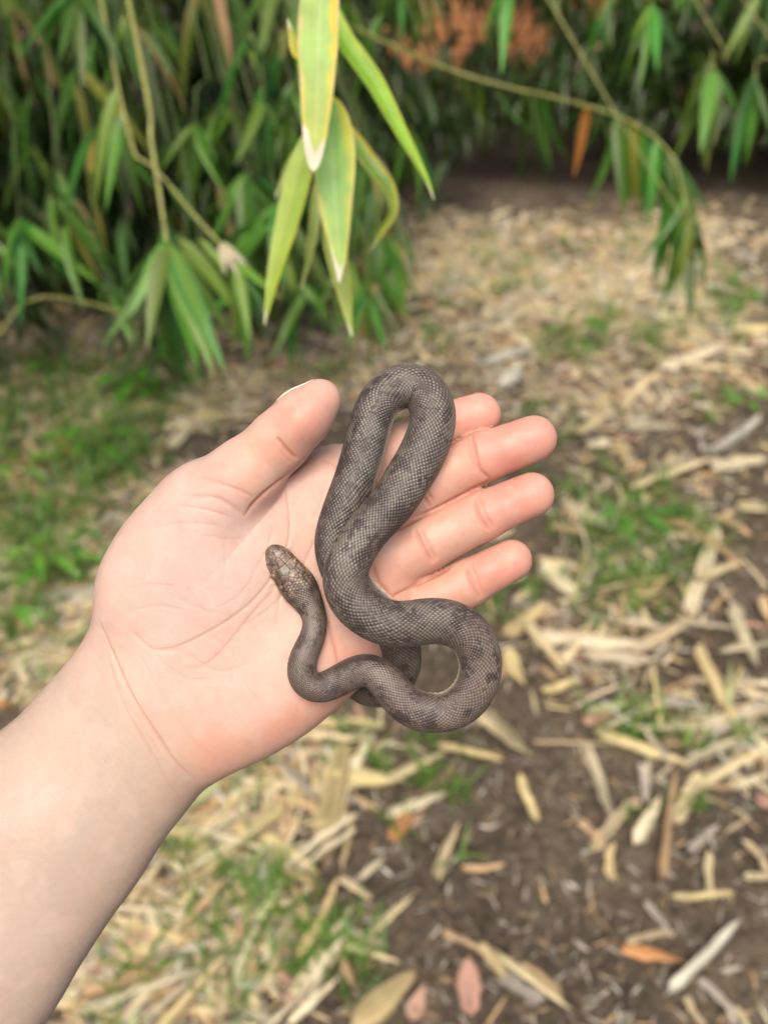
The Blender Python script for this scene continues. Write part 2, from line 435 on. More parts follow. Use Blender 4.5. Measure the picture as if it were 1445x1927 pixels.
# creases: photo points, depth mm, half width px, redness (paints the gap shade in the finger folds)
CREASES = [
    ([(535, 905), (543, 950), (545, 1000), (535, 1040), (505, 1095), (460, 1145), (400, 1185), (330, 1218), (285, 1222)], 0.30, 4.0, 0.42),   # life line
    ([(560, 1010), (520, 1100), (470, 1160), (395, 1245), (330, 1262)], 0.18, 5.0, 0.30),
    ([(545, 1040), (528, 1120), (520, 1180)], 0.22, 3.5, 0.2),
    ([(500, 1110), (560, 1080), (600, 1000)], 0.25, 4.0, 0.2),
    ([(612, 1150), (630, 1215), (640, 1262)], 0.5, 5.0, 0.45),
    ([(459, 975), (468, 962), (480, 946), (505, 922), (535, 899), (562, 878), (590, 852)], 0.75, 5.0, 0.75),                                         # thumb web
    ([(462, 972), (440, 955), (400, 935), (350, 935)], 0.32, 6.0, 0.30),
    ([(485, 940), (455, 925), (420, 912), (375, 898)], 0.26, 5.0, 0.25),
    ([(520, 822), (538, 845), (560, 866)], 0.8, 5.5, 0.55),                                                   # thumb joint
    ([(510, 830), (528, 850), (548, 872)], 0.28, 4.0, 0.25),
    ([(887, 815), (893, 850), (905, 885), (925, 905)], 0.8, 5.5, 0.55), ([(880, 822), (888, 858), (898, 888)], 0.4, 5.0, 0.35),   # middle
    ([(775, 890), (790, 925), (812, 955)], 0.85, 6.5, 0.55), ([(784, 884), (800, 918), (820, 948)], 0.45, 5.5, 0.4),
    ([(892, 935), (902, 970), (922, 1000)], 0.8, 5.5, 0.55), ([(900, 932), (912, 966), (930, 996)], 0.4, 5.0, 0.35),              # ring
    ([(780, 995), (797, 1030), (815, 1060)], 0.85, 6.5, 0.55), ([(790, 990), (806, 1025), (823, 1054)], 0.45, 5.5, 0.4),
    ([(876, 1062), (888, 1095), (902, 1128)], 0.8, 5.5, 0.55), ([(884, 1058), (896, 1090), (910, 1122)], 0.4, 5.0, 0.35),         # pinky
    ([(700, 1060), (712, 1095), (738, 1122)], 0.7, 6.0, 0.5),
    ([(700, 915), (690, 940), (700, 980)], 0.4, 6.0, 0.35),
    ([(185, 1165), (215, 1235), (250, 1310), (300, 1390), (335, 1440), (372, 1468)], 0.5, 4.0, 0.45),         # wrist
    ([(200, 1225), (235, 1330), (290, 1425), (322, 1480), (350, 1508)], 0.22, 5.0, 0.16),
    ([(245, 1185), (290, 1222), (350, 1222)], 0.25, 5.0, 0.2),
    ([(330, 1125), (390, 1150), (440, 1160)], 0.12, 4.0, 0.08), ([(330, 950), (390, 960), (440, 975)], 0.2, 4.0, 0.15),
    ([(270, 1000), (340, 985), (420, 990)], 0.15, 5.0, 0.08), ([(420, 1000), (425, 1060), (410, 1120)], 0.10, 5.0, 0.05),
    ([(640, 905), (628, 875), (600, 862)], 0.35, 5.0, 0.3),
    ([(715, 1018), (760, 990), (810, 962), (860, 937), (905, 914), (935, 902)], 0.8, 4.5, 0.8),                  # folds between the fingers, the dark of the gaps painted in
    ([(722, 1132), (760, 1112), (800, 1092), (850, 1066)], 0.8, 4.5, 0.8),
    ([(690, 930), (720, 905), (770, 876), (820, 848), (870, 822), (905, 806)], 0.8, 4.5, 0.8),
    ([(575, 1050), (540, 1110), (500, 1150), (455, 1180)], 0.16, 3.5, 0.14), ([(490, 1065), (450, 1120), (400, 1150)], 0.12, 3.5, 0.10), ([(470, 1010), (430, 1015), (380, 1005)], 0.12, 3.5, 0.10),
    ([(515, 990), (500, 1040), (470, 1085)], 0.15, 3.5, 0.12), ([(240, 1150), (300, 1140), (350, 1150)], 0.14, 4.0, 0.10), ([(230, 1110), (290, 1100), (340, 1105)], 0.12, 4.0, 0.08),
    ([(400, 1195), (440, 1235), (430, 1290)], 0.12, 4.0, 0.10), ([(350, 1230), (410, 1262), (470, 1250)], 0.16, 4.0, 0.14), ([(300, 1240), (350, 1275), (400, 1280)], 0.12, 4.0, 0.12),
    ([(255, 1215), (300, 1300), (345, 1370), (385, 1420)], 0.12, 5.0, 0.08), ([(225, 1290), (270, 1370), (310, 1440)], 0.12, 5.0, 0.06),
    ([(590, 1200), (570, 1150), (560, 1110)], 0.18, 4.0, 0.15), ([(505, 1330), (470, 1300), (455, 1260)], 0.10, 4.0, 0.06), ([(610, 905), (600, 950), (585, 985)], 0.15, 4.0, 0.12),
]

def build_hand():
    h = 0.9
    lo = np.array([-238.0, -262.0, -52.0]); hi = np.array([72.0, 58.0, 44.0])
    Vt, Q = surface_nets(hand_sdf, lo, hi, h)
    for _ in range(1):
        Vt = Vt - hand_sdf(Vt)[:, None] * grad(hand_sdf, Vt) * 0.8
    Vt, Q = subdivide(Vt, Q)
    inb = (Vt[:, 0] > lo[0] + 3) & (Vt[:, 1] > lo[1] + 3)
    G = grad(hand_sdf, Vt)
    Vt = np.where(inb[:, None], Vt - hand_sdf(Vt)[:, None] * G * 0.9, Vt)
    x, y = to_px(Vt)
    front = np.clip(G[:, 2] * 1.6 + 0.25, 0, 1)
    red = np.zeros(len(Vt)); disp = np.zeros(len(Vt))
    for pl, dep, wd, rd in CREASES:
        L = smooth_line(pl)
        m = (x > L[:, 0].min() - 40) & (x < L[:, 0].max() + 40) & (y > L[:, 1].min() - 40) & (y < L[:, 1].max() + 40)
        i = np.where(m)[0]
        d, t = polydist(x[i], y[i], L)
        d = d + 2.0 * (vnoise(Vt[i], 0.35, 5) - 0.5)
        fade = np.clip(np.minimum(t, 1 - t) * 6, 0, 1) ** 0.7
        wd = wd * 0.62
        g = np.exp(-(d / wd) ** 2) * fade * front[i]
        disp[i] -= 0.8 * dep * g + 0.25 * dep * np.exp(-(d / (wd * 3)) ** 2) * fade * front[i]
        red[i] = np.maximum(red[i], rd * np.exp(-(d / (wd * 1.25)) ** 2) * fade * front[i])
    # soft unevenness and fine skin lines
    disp += 0.5 * (fbm(Vt, 0.05, 3, 2) - 0.5) + 0.07 * (fbm(Vt * np.array([1, 1, .6]), 0.35, 9, 3) - 0.5)
    fine = vnoise(np.c_[(x + y) * 0.01, (x - y) * 0.16, Vt[:, 2] * 0.1], 1.0, 21)
    disp += 0.05 * (fine - 0.5) + 0.03 * (vnoise(Vt, 0.9, 61) - 0.5)
    Vt = Vt + G * disp[:, None]

    # ---- skin colour, with some shading put into thumb, fingers and palm edge
    def blob(cx, cy, rx, ry=None, rot=0.0):
        ry = ry or rx; a = math.radians(rot)
        dx, dy = x - cx, y - cy
        u = dx * math.cos(a) - dy * math.sin(a); w = dx * math.sin(a) + dy * math.cos(a)
        return np.exp(-(u / rx) ** 2 - (w / ry) ** 2)
    c = np.tile(np.array([0.745, 0.580, 0.485]), (len(x), 1))
    def mixin(w, rgb):
        nonlocal c
        w = np.clip(w, 0, 1)[:, None]; c = c * (1 - w) + np.array(rgb) * w
    ax = np.array([-0.6, 0.8]); along = (x - 290) * ax[0] + (y - 1330) * ax[1]
    mixin(1 / (1 + np.exp(-(along - 25) / 22)), (0.590, 0.500, 0.400))           # forearm: paler, less pink
    mixin(1 / (1 + np.exp(-(along - 330) / 90)) * 0.7, (0.565, 0.490, 0.415))
    fing = 1 / (1 + np.exp(-(x - 700 + 0.45 * (y - 950)) / 35)) * (y < 1250)
    mixin(fing * 0.85, (0.735, 0.435, 0.325))
    mixin(blob(520, 830, 160, 65, 47) * 0.85, (0.735, 0.435, 0.315))
    mixin(blob(380, 1070, 130, 150, 0) * 0.7, (0.655, 0.555, 0.505))             # pale thenar
    mixin(blob(470, 1270, 190, 60, 30) * 0.3, (0.74, 0.50, 0.41))
    mixin(blob(560, 1350, 170, 40, 33) * 0.8, (0.73, 0.40, 0.29))  # pinker palm edge, its shading deepened in the colour
    mixin(blob(620, 1220, 90, 90) * 0.5, (0.73, 0.44, 0.35))
    mixin(blob(400, 1410, 60, 60) * 0.7, (0.72, 0.41, 0.30))
    mixin(blob(600, 960, 90, 90) * 0.5, (0.73, 0.46, 0.37))
    for cx, cy, r in ((575, 785, 42), (1000, 830, 52), (960, 850, 45), (990, 925, 50), (945, 945, 40), (960, 1055, 46), (900, 780, 50), (925, 1075, 36)):
        mixin(blob(cx, cy, r * 1.5, r * 1.0, 25) * 0.5, (0.76, 0.33, 0.265))
    mixin(blob(545, 850, 40, 18, -40) * 0.4, (0.74, 0.35, 0.26))
    for cx, cy in ((1030, 815), (1022, 905), (985, 1035), (930, 765)):
        mixin(blob(cx, cy, 26, 22) * 0.35, (0.76, 0.50, 0.42))
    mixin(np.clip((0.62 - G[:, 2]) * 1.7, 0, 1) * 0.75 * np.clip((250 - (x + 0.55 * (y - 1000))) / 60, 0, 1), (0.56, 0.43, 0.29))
    c *= (0.93 + 0.14 * fbm(Vt, 0.07, 31, 3))[:, None]
    mot = fbm(Vt, 0.16, 77, 3)
    mixin(np.clip((mot - 0.52) * 2.0, 0, 0.22) * (1 - 0.75 * np.clip((along - 10) / 40, 0, 1)), (0.72, 0.44, 0.35))
    ft = fbm(Vt, 0.6, 177, 2); c *= (0.955 + 0.09 * ft)[:, None]
    mixin(np.clip((0.46 - mot) * 2.0, 0, 0.28), (0.74, 0.60, 0.52))
    vein = smooth_line([(150, 1560), (185, 1470), (200, 1395), (190, 1330)]); d, _ = polydist(x, y, vein)
    mixin(np.exp(-(d / 16) ** 2) * 0.16 * front, (0.42, 0.42, 0.40))
    vein = smooth_line([(90, 1700), (140, 1590), (240, 1480), (250, 1400)]); d, _ = polydist(x, y, vein)
    mixin(np.exp(-(d / 20) ** 2) * 0.10 * front, (0.42, 0.42, 0.40))
    mixin(red * 0.75, (0.56, 0.20, 0.13))

    c *= np.array([0.68, 0.615, 0.610])
    Wd = to_world(Vt)
    origin = to_world(V(305, 1300, -13)[None])[0]
    me = np_mesh('person', Wd - origin, Q)
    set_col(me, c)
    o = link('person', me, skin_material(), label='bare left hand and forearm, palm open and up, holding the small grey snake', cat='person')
    o.location = origin
    # thumb nail: a thin curved plate on the back of the thumb tip, seen edge-on
    a = V(562, 793, 9.0); b = V(609, 743, 10.5); t = (b - a) / np.linalg.norm(b - a); ln = np.linalg.norm(b - a)
    nrm = np.array([-0.66, 0.62, -0.30]); nrm -= t * (nrm @ t); nrm /= np.linalg.norm(nrm); s = np.cross(t, nrm)
    nu, nv = 15, 15; base = []; dirs = []; us = []
    for i in range(nu):
        for j in range(nv):
            u = i / (nu - 1); w = (j / (nv - 1) - 0.5) * 2
            ang = w * math.radians(44) * (1 - 0.25 * abs(2 * u - 1) ** 5)
            base.append(a + t * (ln * (u * (1 + 0.10 * (1 - w * w)))) - 0 * t); dirs.append(nrm * math.cos(ang) + s * math.sin(ang)); us.append(u)
    base = np.array(base); dirs = np.array(dirs); us = np.array(us); dist = np.full(len(base), 12.0)
    for _ in range(30): dist -= 0.7 * hand_sdf(base + dirs * dist[:, None])
    # past the fingertip's rounding the nail runs straight on
    straight = np.median(dist[(us > 0.15) & (us < 0.6)])
    dist = np.maximum(dist, straight - 1.9) + 0.22
    top = base + dirs * dist[:, None]
    vv = np.vstack([top, top - dirs * 0.6]); n1 = nu * nv; fc = []
    for i in range(nu - 1):
        for j in range(nv - 1):
            p = i * nv + j; fc.append((p, p + 1, p + nv + 1, p + nv)); fc.append((n1 + p, n1 + p + nv, n1 + p + nv + 1, n1 + p + 1))
    rim = [i * nv for i in range(nu)] + [(nu - 1) * nv + j for j in range(1, nv)] + [i * nv + nv - 1 for i in range(nu - 2, -1, -1)] + [j for j in range(nv - 2, 0, -1)]
    for p, q in zip(rim, rim[1:] + rim[:1]): fc.append((p, q, q + n1, p + n1))
    me = np_mesh('fingernail', to_world(vv) - origin, np.array(fc))
    nm = simple_material('nail', (0.80, 0.60, 0.50), 0.25)
    k = link('fingernail', me, nm, parent=o)
    return o

# ------------------------------------------------------------------ the snake
# photo points along its back from the snout: px, py, z mm, half width px, roll degrees
SNAKE = [
    (506, 1028, 7.6, 20, 0), (513, 1036, 7.4, 23, 0), (521, 1047, 7.2, 25, 0), (533, 1064, 6.7, 27.5, 0), (545, 1081, 6.2, 31, 0), (557, 1097, 6.0, 34, 0),
    (569, 1114, 6.0, 33, 0), (581, 1133, 6.0, 27, 0), (590, 1152, 6.2, 23, 0), (594, 1173, 6.8, 22, 0), (590, 1195, 7.8, 23, 0),
    (580, 1217, 8.6, 24.5, 0), (570, 1240, 9.3, 26, 0), (566, 1264, 9.8, 27, 0), (575, 1286, 9.5, 27, 0), (596, 1296, 8.8, 27, 0), (618, 1291, 8.4, 28, 0),
    (642, 1278, 8.5, 29, 0), (667, 1265, 9.2, 29.5, 0), (692, 1259, 10.5, 30, 0), (712, 1268, 12, 31, 0), (730, 1288, 12.5, 32.5, 0), (747, 1310, 12.5, 34, 0), (769, 1330, 12, 35, 0), (794, 1340, 11.5, 36, 0),
    (824, 1342, 11, 36.5, 20), (860, 1332, 11, 38, 20), (887, 1307, 11.5, 39, 20), (902, 1275, 12, 40, 20), (904, 1245, 12.5, 40, 20), (897, 1216, 13, 40.5, 20), (878, 1188, 14, 41, 20),
    (843, 1170, 15.5, 41.5, 0), (804, 1168, 17.5, 42, 0), (775, 1173, 19.3, 42, 0), (744, 1175, 21, 42.5, 0), (710, 1166, 21.5, 42.5, 0), (681, 1148, 21.5, 42.5, 0), (660, 1126, 21.5, 42.5, 0), (650, 1102, 21.5, 42, 0),
    (649, 1080, 21.5, 41.5, 0), (656, 1056, 21.5, 41, 0), (671, 1028, 19.5, 40, 0), (696, 994, 16.5, 39.5, 0), (736, 951, 12.5, 41, 0), (762, 909, 9.5, 43, 0), (787, 868, 6.5, 43, 0), (806, 826, 4.0, 42.5, 0),
    (815, 792, 2.0, 42, 0), (812, 761, 0.5, 41.5, 0), (800, 739, -0.5, 41, 0), (783, 727, -1, 41, 0), (762, 724, -1, 41, 0), (741, 731, -1, 41, 0), (719, 750, -0.5, 40.5, 30), (704, 777, 0.5, 40, 30), (695, 806, 1.5, 40, 30),
    (681, 862, 4.5, 40, 30), (666, 909, 7.5, 39.5, 30), (650, 952, 8.5, 39, 0), (636, 992, 8.6, 38.5, 0), (630, 1030, 8.0, 38, 0),
    (644, 1076, 7.5, 38, 0), (676, 1116, 7.3, 37.5, 36), (714, 1150, 7.0, 37, 36), (744, 1190, 5.5, 36.5, 0), (757, 1232, 0, 35.5, 0), (752, 1268, -6, 34, 0),
    (732, 1294, -13, 31, 0), (702, 1304, -17, 27, 0), (672, 1296, -23, 22, 0), (648, 1276, -29, 16, 0), (624, 1252, -33, 10, 0), (604, 1234, -34, 5, 0), (590, 1222, -34, 1.5, 0)]

def build_snake():
    K = np.array([[*V(p[0], p[1], p[2]), R(p[3], p[2]), p[4]] for p in SNAKE])
    ns = 2300
    C, s = spline(K, ns)
    C[:, :3] = gsmooth(C[:, :3], 14); C[:, 3:] = gsmooth(C[:, 3:], 10)
    C, s = (lambda r: r)(spline(C[::4], ns))
    Pc = C[:, :3]; rad = C[:, 3].copy()
    s_mm = s
    rad *= np.sqrt(np.clip(s_mm / 4.2, 0, 1) * (2 - np.clip(s_mm / 4.2, 0, 1))) * 0.9 + 0.1 * (s_mm > 4.2) + 0.0
    rad = np.maximum(rad, 0.02)
    T = np.gradient(Pc, axis=0); T /= np.linalg.norm(T, axis=1, keepdims=True)
    view = np.array([0, 0, 1.0]); D = view - T * T[:, 2:3]; D /= np.linalg.norm(D, axis=1, keepdims=True)
    D = gsmooth(D, 20); D -= T * (D * T).sum(1, keepdims=True); D /= np.linalg.norm(D, axis=1, keepdims=True)
    ro = np.radians(C[:, 4])[:, None]; D = D * np.cos(ro) + np.cross(T, D) * np.sin(ro)
    Lt = np.cross(T, D)
    NA = 34                                       # scale rows around the body
    nth = NA * 7
    th = np.arange(nth) / nth * 2 * np.pi         # 0 = back, pi = belly
    ds = np.gradient(s_mm)
    vv = np.cumsum(ds / (np.maximum(rad, 2.6) * 2 * np.pi / NA * 1.22))
    u = th / (2 * np.pi) * NA
    U, Vv = np.meshgrid(u, vv)
    TH, SS = np.meshgrid(th, s_mm); RR = np.repeat(rad[:, None], nth, 1)
    # cross-section: a little flattened below, head lower than wide
    hz = np.interp(s_mm, [0, 3, 12, 22, 30, 1e4], [0.72, 0.70, 0.72, 0.80, 0.93, 0.93])[:, None]
    cx = np.sin(TH); cz = np.cos(TH)
    czz = np.where(cz > 0, cz, 0.86 * cz) * hz
    a = U + Vv; b = U - Vv
    ia = np.floor(a); ib = np.floor(b); fa = 2 * np.abs(a - ia - .5); fb = 2 * np.abs(b - ib - .5)
    dome = np.clip((1 - fa ** 3.2), 0, 1) * np.clip((1 - fb ** 3.2), 0, 1)
    # trailing edge proud of the next scale
    tilt = (a - ia) - (b - ib)
    hgt = dome * (0.75 + 0.22 * tilt)
    row = (ia - ib).astype(np.int64); colu = np.mod((ia + ib), 2 * NA).astype(np.int64)
    rnd = vhash(row, colu, row * 0, 3); rnd2 = vhash(row, colu, row * 0, 11)
    belly = 1 / (1 + np.exp(-(np.abs(np.mod(TH + np.pi, 2 * np.pi) - np.pi) - 1.85) / 0.06))    # about the ventral third
    bb = Vv * 0.5; fbl = 2 * np.abs(bb - np.floor(bb) - .5)
    hb = np.clip(1 - fbl ** 5, 0, 1)
    hgt = hgt * (1 - belly) + hb * belly
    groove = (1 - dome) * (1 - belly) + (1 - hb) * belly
    # head shields on top of the snout
    xl = cx * RR; hp = np.stack([SS, xl], -1)
    seeds = [(0.6, 0.0), (1.6, 1.6), (1.6, -1.6), (3.7, 1.35), (3.7, -1.35), (3.4, 3.6), (3.4, -3.6), (6.0, 2.2), (6.0, -2.2), (6.3, 0.0), (5.8, 4.6), (5.8, -4.6),
             (9.4, 0.0), (9.0, 3.1), (9.0, -3.1), (8.6, 5.6), (8.6, -5.6), (12.4, 1.9), (12.4, -1.9), (12.0, 4.6), (12.0, -4.6)]
    for r_ in range(5):
        for c_ in range(-6, 7):
            seeds.append((14.3 + 1.15 * r_ + (0.25 if c_ % 2 else -0.25) - 0.05 * abs(c_), c_ * 1.15))
    hd = SS < 21.0
    i0 = int(np.searchsorted(s_mm, 21.0))
    sub = hp[:i0].reshape(-1, 2); dist = np.stack([np.hypot((sub[:, 0] - p), (sub[:, 1] - q) * 1.0) for p, q in seeds], 1)
    o2 = np.argsort(dist, 1); d1 = np.take_along_axis(dist, o2[:, :1], 1)[:, 0]; d2 = np.take_along_axis(dist, o2[:, 1:2], 1)[:, 0]
    edge = ((d2 - d1) / 0.34).reshape(i0, nth); cellid = o2[:, 0].reshape(i0, nth)
    plate = np.clip(edge, 0, 1); plate = plate * plate * (3 - 2 * plate)
    wh = (1 - np.clip((SS[:i0] - 16.5) / 3.5, 0, 1)) * (cz[:i0] > -0.1)
    hgt[:i0] = hgt[:i0] * (1 - wh) + plate * wh * 0.85
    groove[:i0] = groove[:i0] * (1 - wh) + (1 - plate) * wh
    prnd = vhash(cellid.astype(np.int64), cellid * 0, cellid * 0, 5)
    amp = 0.050 * np.clip(RR, 1.0, 9)
    # skin shows more depth where the body bends
    RX = RR * 1.0
    off_r = hgt * amp
    X = Pc[:, None, :] + Lt[:, None, :] * (cx * (RX + off_r))[..., None] + D[:, None, :] * (czz * RX + cz * off_r)[..., None]
    # brow ridges and cheeks
    for sgn in (-1, 1):
        w = np.exp(-((SS - 8.7) / 1.7) ** 2 - ((TH - (0.98 if sgn > 0 else 2 * np.pi - 0.98)) / 0.30) ** 2)
        X += (Lt[:, None, :] * cx[..., None] + D[:, None, :] * cz[..., None]) * (0.45 * w)[..., None]
    P = X.reshape(-1, 3)
    # ---- colours
    FP = np.stack([SS * 0.8, RR * np.sin(TH), RR * np.cos(TH)], -1).reshape(-1, 3)
    n1 = fbm(FP, 0.30, 41, 2).reshape(SS.shape); n2 = fbm(FP, 0.09, 51, 2).reshape(SS.shape)
    # quantise blotches by scale so that whole scales are dark
    mid = 0.62 * n1 + 0.26 * n2 + 0.20 * rnd
    blot = np.clip((mid - 0.56) / 0.085, 0, 1)
    base = np.array([0.132, 0.108, 0.092]); dark = np.array([0.040, 0.031, 0.032]); pale = np.array([0.27, 0.245, 0.20])
    ad = np.abs(np.mod(TH + np.pi, 2 * np.pi) - np.pi)
    C3 = base * (0.72 + 0.48 * rnd2)[..., None] * np.ones(3)
    warm = fbm(FP, 0.05, 71, 2).reshape(SS.shape)
    C3 = C3 * (1 + (warm - 0.5)[..., None] * np.array([0.35, -0.05, -0.25]))
    purp = np.clip((warm - 0.5) * 3, 0, 1)[..., None]
    C3 = C3 * (1 - 0.4 * purp) + np.array([0.185, 0.140, 0.140]) * 0.4 * purp
    lite = np.clip((fbm(FP, 0.13, 91, 2).reshape(SS.shape) - 0.50) * 4, 0, 1) * (1 - blot)
    C3 = C3 * (1 - 0.35 * lite[..., None]) + pale * 0.35 * lite[..., None]
    C3 = C3 * (1 - 0.68 * blot[..., None]) + dark * 0.68 * blot[..., None]
    side = np.clip((ad - 1.45) / 0.35, 0, 1)[..., None]
    C3 = C3 * (1 - 0.8 * side) + np.array([0.42, 0.36, 0.29]) * 0.8 * side
    C3 = C3 * (1 - belly[..., None]) + np.array([0.62, 0.54, 0.43]) * belly[..., None]
    # head: brown-olive shields, pale and dark rims, dark temple bars
    hb_ = wh[..., None]
    hc = (np.array([0.135, 0.092, 0.068]) * (0.80 + 0.4 * prnd)[..., None])
    hc[cellid == 12] = np.array([0.165, 0.140, 0.118])
    C3[:i0] = C3[:i0] * (1 - hb_) + hc * hb_
    mot_ = fbm(FP.reshape(*SS.shape, 3)[:i0].reshape(-1, 3), 0.9, 301, 2).reshape(i0, nth)
    C3[:i0] *= (1 - 0.55 * wh * np.clip((mot_ - .52) * 6, 0, 1))[..., None]
    C3[:i0] += (wh * 0.09 * np.clip((.44 - mot_) * 6, 0, 1))[..., None] * np.array([1, .9, .7])
    rim = np.clip((edge - 0.55) / 0.5, 0, 1) * np.clip((1.5 - edge) / 0.5, 0, 1)
    C3[:i0] += (0.10 * (rim * wh))[..., None] * np.array([1, .95, .8]) * (SS[:i0] < 14)[..., None]
    bar = np.exp(-((SS - 21.0 + 1.5 * np.abs(np.sin(TH))) / 1.6) ** 2) * np.clip((np.abs(np.sin(TH)) - 0.35) * 4, 0, 1) * (cz > -0.2)
    C3 = C3 * (1 - 0.8 * bar[..., None]) + dark * 0.8 * bar[..., None]
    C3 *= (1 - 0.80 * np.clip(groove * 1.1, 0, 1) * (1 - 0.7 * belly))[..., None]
    faces = []
    i, j = np.meshgrid(np.arange(ns - 1), np.arange(nth), indexing='ij')
    p = i * nth + j; q = i * nth + (j + 1) % nth
    F = np.stack([p, q, q + nth, p + nth], -1).reshape(-1, 4)
    Wd = to_world(P); origin = to_world(V(640, 1170, 10)[None])[0]
    me = np_mesh('snake', Wd - origin, F[:, ::-1])
    set_col(me, C3.reshape(-1, 3))
    o = link('snake', me, snake_material(), label='small grey-brown python with dark blotches coiled across the open palm', cat='snake')
    o.location = origin
    # eyes, set into the sides of the head
    em, nt, bsdf, out = material('snake_eye')
    at_ = attr_node(nt); nt.links.new(at_.outputs['Color'], bsdf.inputs['Base Color']); bsdf.inputs['Roughness'].default_value = 0.12
    k = int(np.searchsorted(s_mm, 8.9))
    for sgn in (1, -1):
        c = Pc[k] + Lt[k] * sgn * rad[k] * 0.82 + D[k] * rad[k] * 0.34
        vs_, fs_ = [], []
        nlat, nlon = 10, 16; er = 1.3
        # local x along the head, y outward
        for a_ in range(nlat + 1):
            for b_ in range(nlon):
                p_, l_ = math.pi * a_ / nlat, 2 * math.pi * b_ / nlon
                vs_.append((er * math.sin(p_) * math.cos(l_), er * math.cos(p_), er * math.sin(p_) * math.sin(l_)))
        for a_ in range(nlat):
            for b_ in range(nlon):
                fs_.append((a_ * nlon + b_, a_ * nlon + (b_ + 1) % nlon, (a_ + 1) * nlon + (b_ + 1) % nlon, (a_ + 1) * nlon + b_))
        Rm = np.stack([T[k], Lt[k] * sgn, D[k]], 1)
        toW = np.stack([RIGHT, UP, -FWD], 1)
        M = np.eye(4); M[:3, :3] = toW @ Rm; M[:3, 3] = to_world(c[None])[0] - origin
        me = np_mesh('eye', np.array(vs_) / 1000.0, np.array(fs_))
        ev = np.array(vs_); iris = np.tile((0.17, 0.12, 0.055), (len(ev), 1)).astype(float)
        iris[(np.abs(ev[:, 0]) < 0.22) & (ev[:, 1] > 0.75)] = (0.01, 0.01, 0.01)
        set_col(me, iris)
        e = link('eye', me, em, parent=o); e.matrix_local = Matrix(M.tolist())
    return o

person = build_hand()
snake = build_snake()

# ------------------------------------------------------------------ leaves, litter, grass
def lance(t, sharp=1.0):
    """half width of a bamboo leaf along its length"""
    return np.clip(np.sin(np.pi * np.clip(t, 0, 1) ** 0.62) ** 0.8, 0, 1) * (1 - 0.15 * t) ** sharp

def strip_mesh(C, N, half, fold=0.0, curl=0.0, thick=0.0, nw=4):
    """a blade along the curve C (n,3) with normals N, half widths and a fold or a curl across it"""
    C = np.asarray(C, float); n = len(C)
    T = np.gradient(C, axis=0); T /= np.linalg.norm(T, axis=1, keepdims=True) + 1e-12
    N = np.asarray(N, float) * np.ones((n, 1)); N = N - T * (N * T).sum(1, keepdims=True); N /= np.linalg.norm(N, axis=1, keepdims=True) + 1e-12
    S = np.cross(N, T)
    w = np.linspace(-1, 1, nw + 1)
    if curl > 1e-3:                                              # rolled like a gutter
        ang = w[None, :] * curl; r = half[:, None] / curl
        x = r * np.sin(ang); z = r * (1 - np.cos(ang))
    else:
        x = half[:, None] * w[None, :]; z = np.abs(x) * fold
    X = C[:, None] + S[:, None] * x[..., None] + N[:, None] * z[..., None]
    i, j = np.meshgrid(np.arange(n - 1), np.arange(nw), indexing='ij'); p = i * (nw + 1) + j
    F = np.stack([p, p + 1, p + nw + 2, p + nw + 1], -1).reshape(-1, 4)
    V_ = X.reshape(-1, 3)
    W = np.tile(w, n); Tt = np.repeat(np.linspace(0, 1, n), nw + 1)
    if thick > 0:
        off = np.repeat(N, nw + 1, axis=0) * thick
        k = len(V_); V_ = np.vstack([V_, V_ - off])
        rim = [a * (nw + 1) for a in range(n)] + [(n - 1) * (nw + 1) + b for b in range(1, nw + 1)] + [a * (nw + 1) + nw for a in range(n - 2, -1, -1)] + [b for b in range(nw - 1, 0, -1)]
        R_ = np.array([(a, a + k, b + k, b) for a, b in zip(rim, rim[1:] + rim[:1])])
        F = np.vstack([F, F[:, ::-1] + k, R_]); W = np.r_[W, W]; Tt = np.r_[Tt, Tt]
    return V_, F, W, Tt

def tube(C, rad, k=6):
    C = np.asarray(C, float); n = len(C); rad = np.asarray(rad) * np.ones(n)
    T = np.gradient(C, axis=0); T /= np.linalg.norm(T, axis=1, keepdims=True)
    a = np.array([0.31, 0.57, 0.76]); A = np.cross(T, a); A /= np.linalg.norm(A, axis=1, keepdims=True); B = np.cross(T, A)
    th = np.arange(k) / k * 2 * np.pi
    X = C[:, None] + rad[:, None, None] * (A[:, None] * np.cos(th)[None, :, None] + B[:, None] * np.sin(th)[None, :, None])
    i, j = np.meshgrid(np.arange(n - 1), np.arange(k), indexing='ij')
    p = i * k + j; q = i * k + (j + 1) % k
    return X.reshape(-1, 3), np.stack([p, q, q + k, p + k], -1).reshape(-1, 4)

M_LEAF = leaf_material('bamboo_leaf', (0.078, 0.190, 0.024), rough=0.33, transl=0.34, var=0.65, hue=0.04, spec=0.3)
M_FRONT = leaf_material('yellowed_bamboo_leaf', (0, 0, 0), rough=0.35, transl=0.5, var=0.0, hue=0.0, tint=True, streak=False)
M_STEM = simple_material('bamboo_stem', (0.24, 0.25, 0.07), 0.45)
M_TWIG = simple_material('dark_twig', (0.10, 0.13, 0.04), 0.5)
M_CULM = simple_material('bamboo_culm', (0.16, 0.17, 0.06), 0.4)
M_DRY = leaf_material('dry_sheath', (0, 0, 0), rough=0.55, transl=0.12, var=0.18, hue=0.012, tint=True, spec=0.35)
M_ORANGE = leaf_material('orange_dry_leaf', (0.52, 0.20, 0.05), rough=0.6, transl=0.3, var=0.1, hue=0.01)

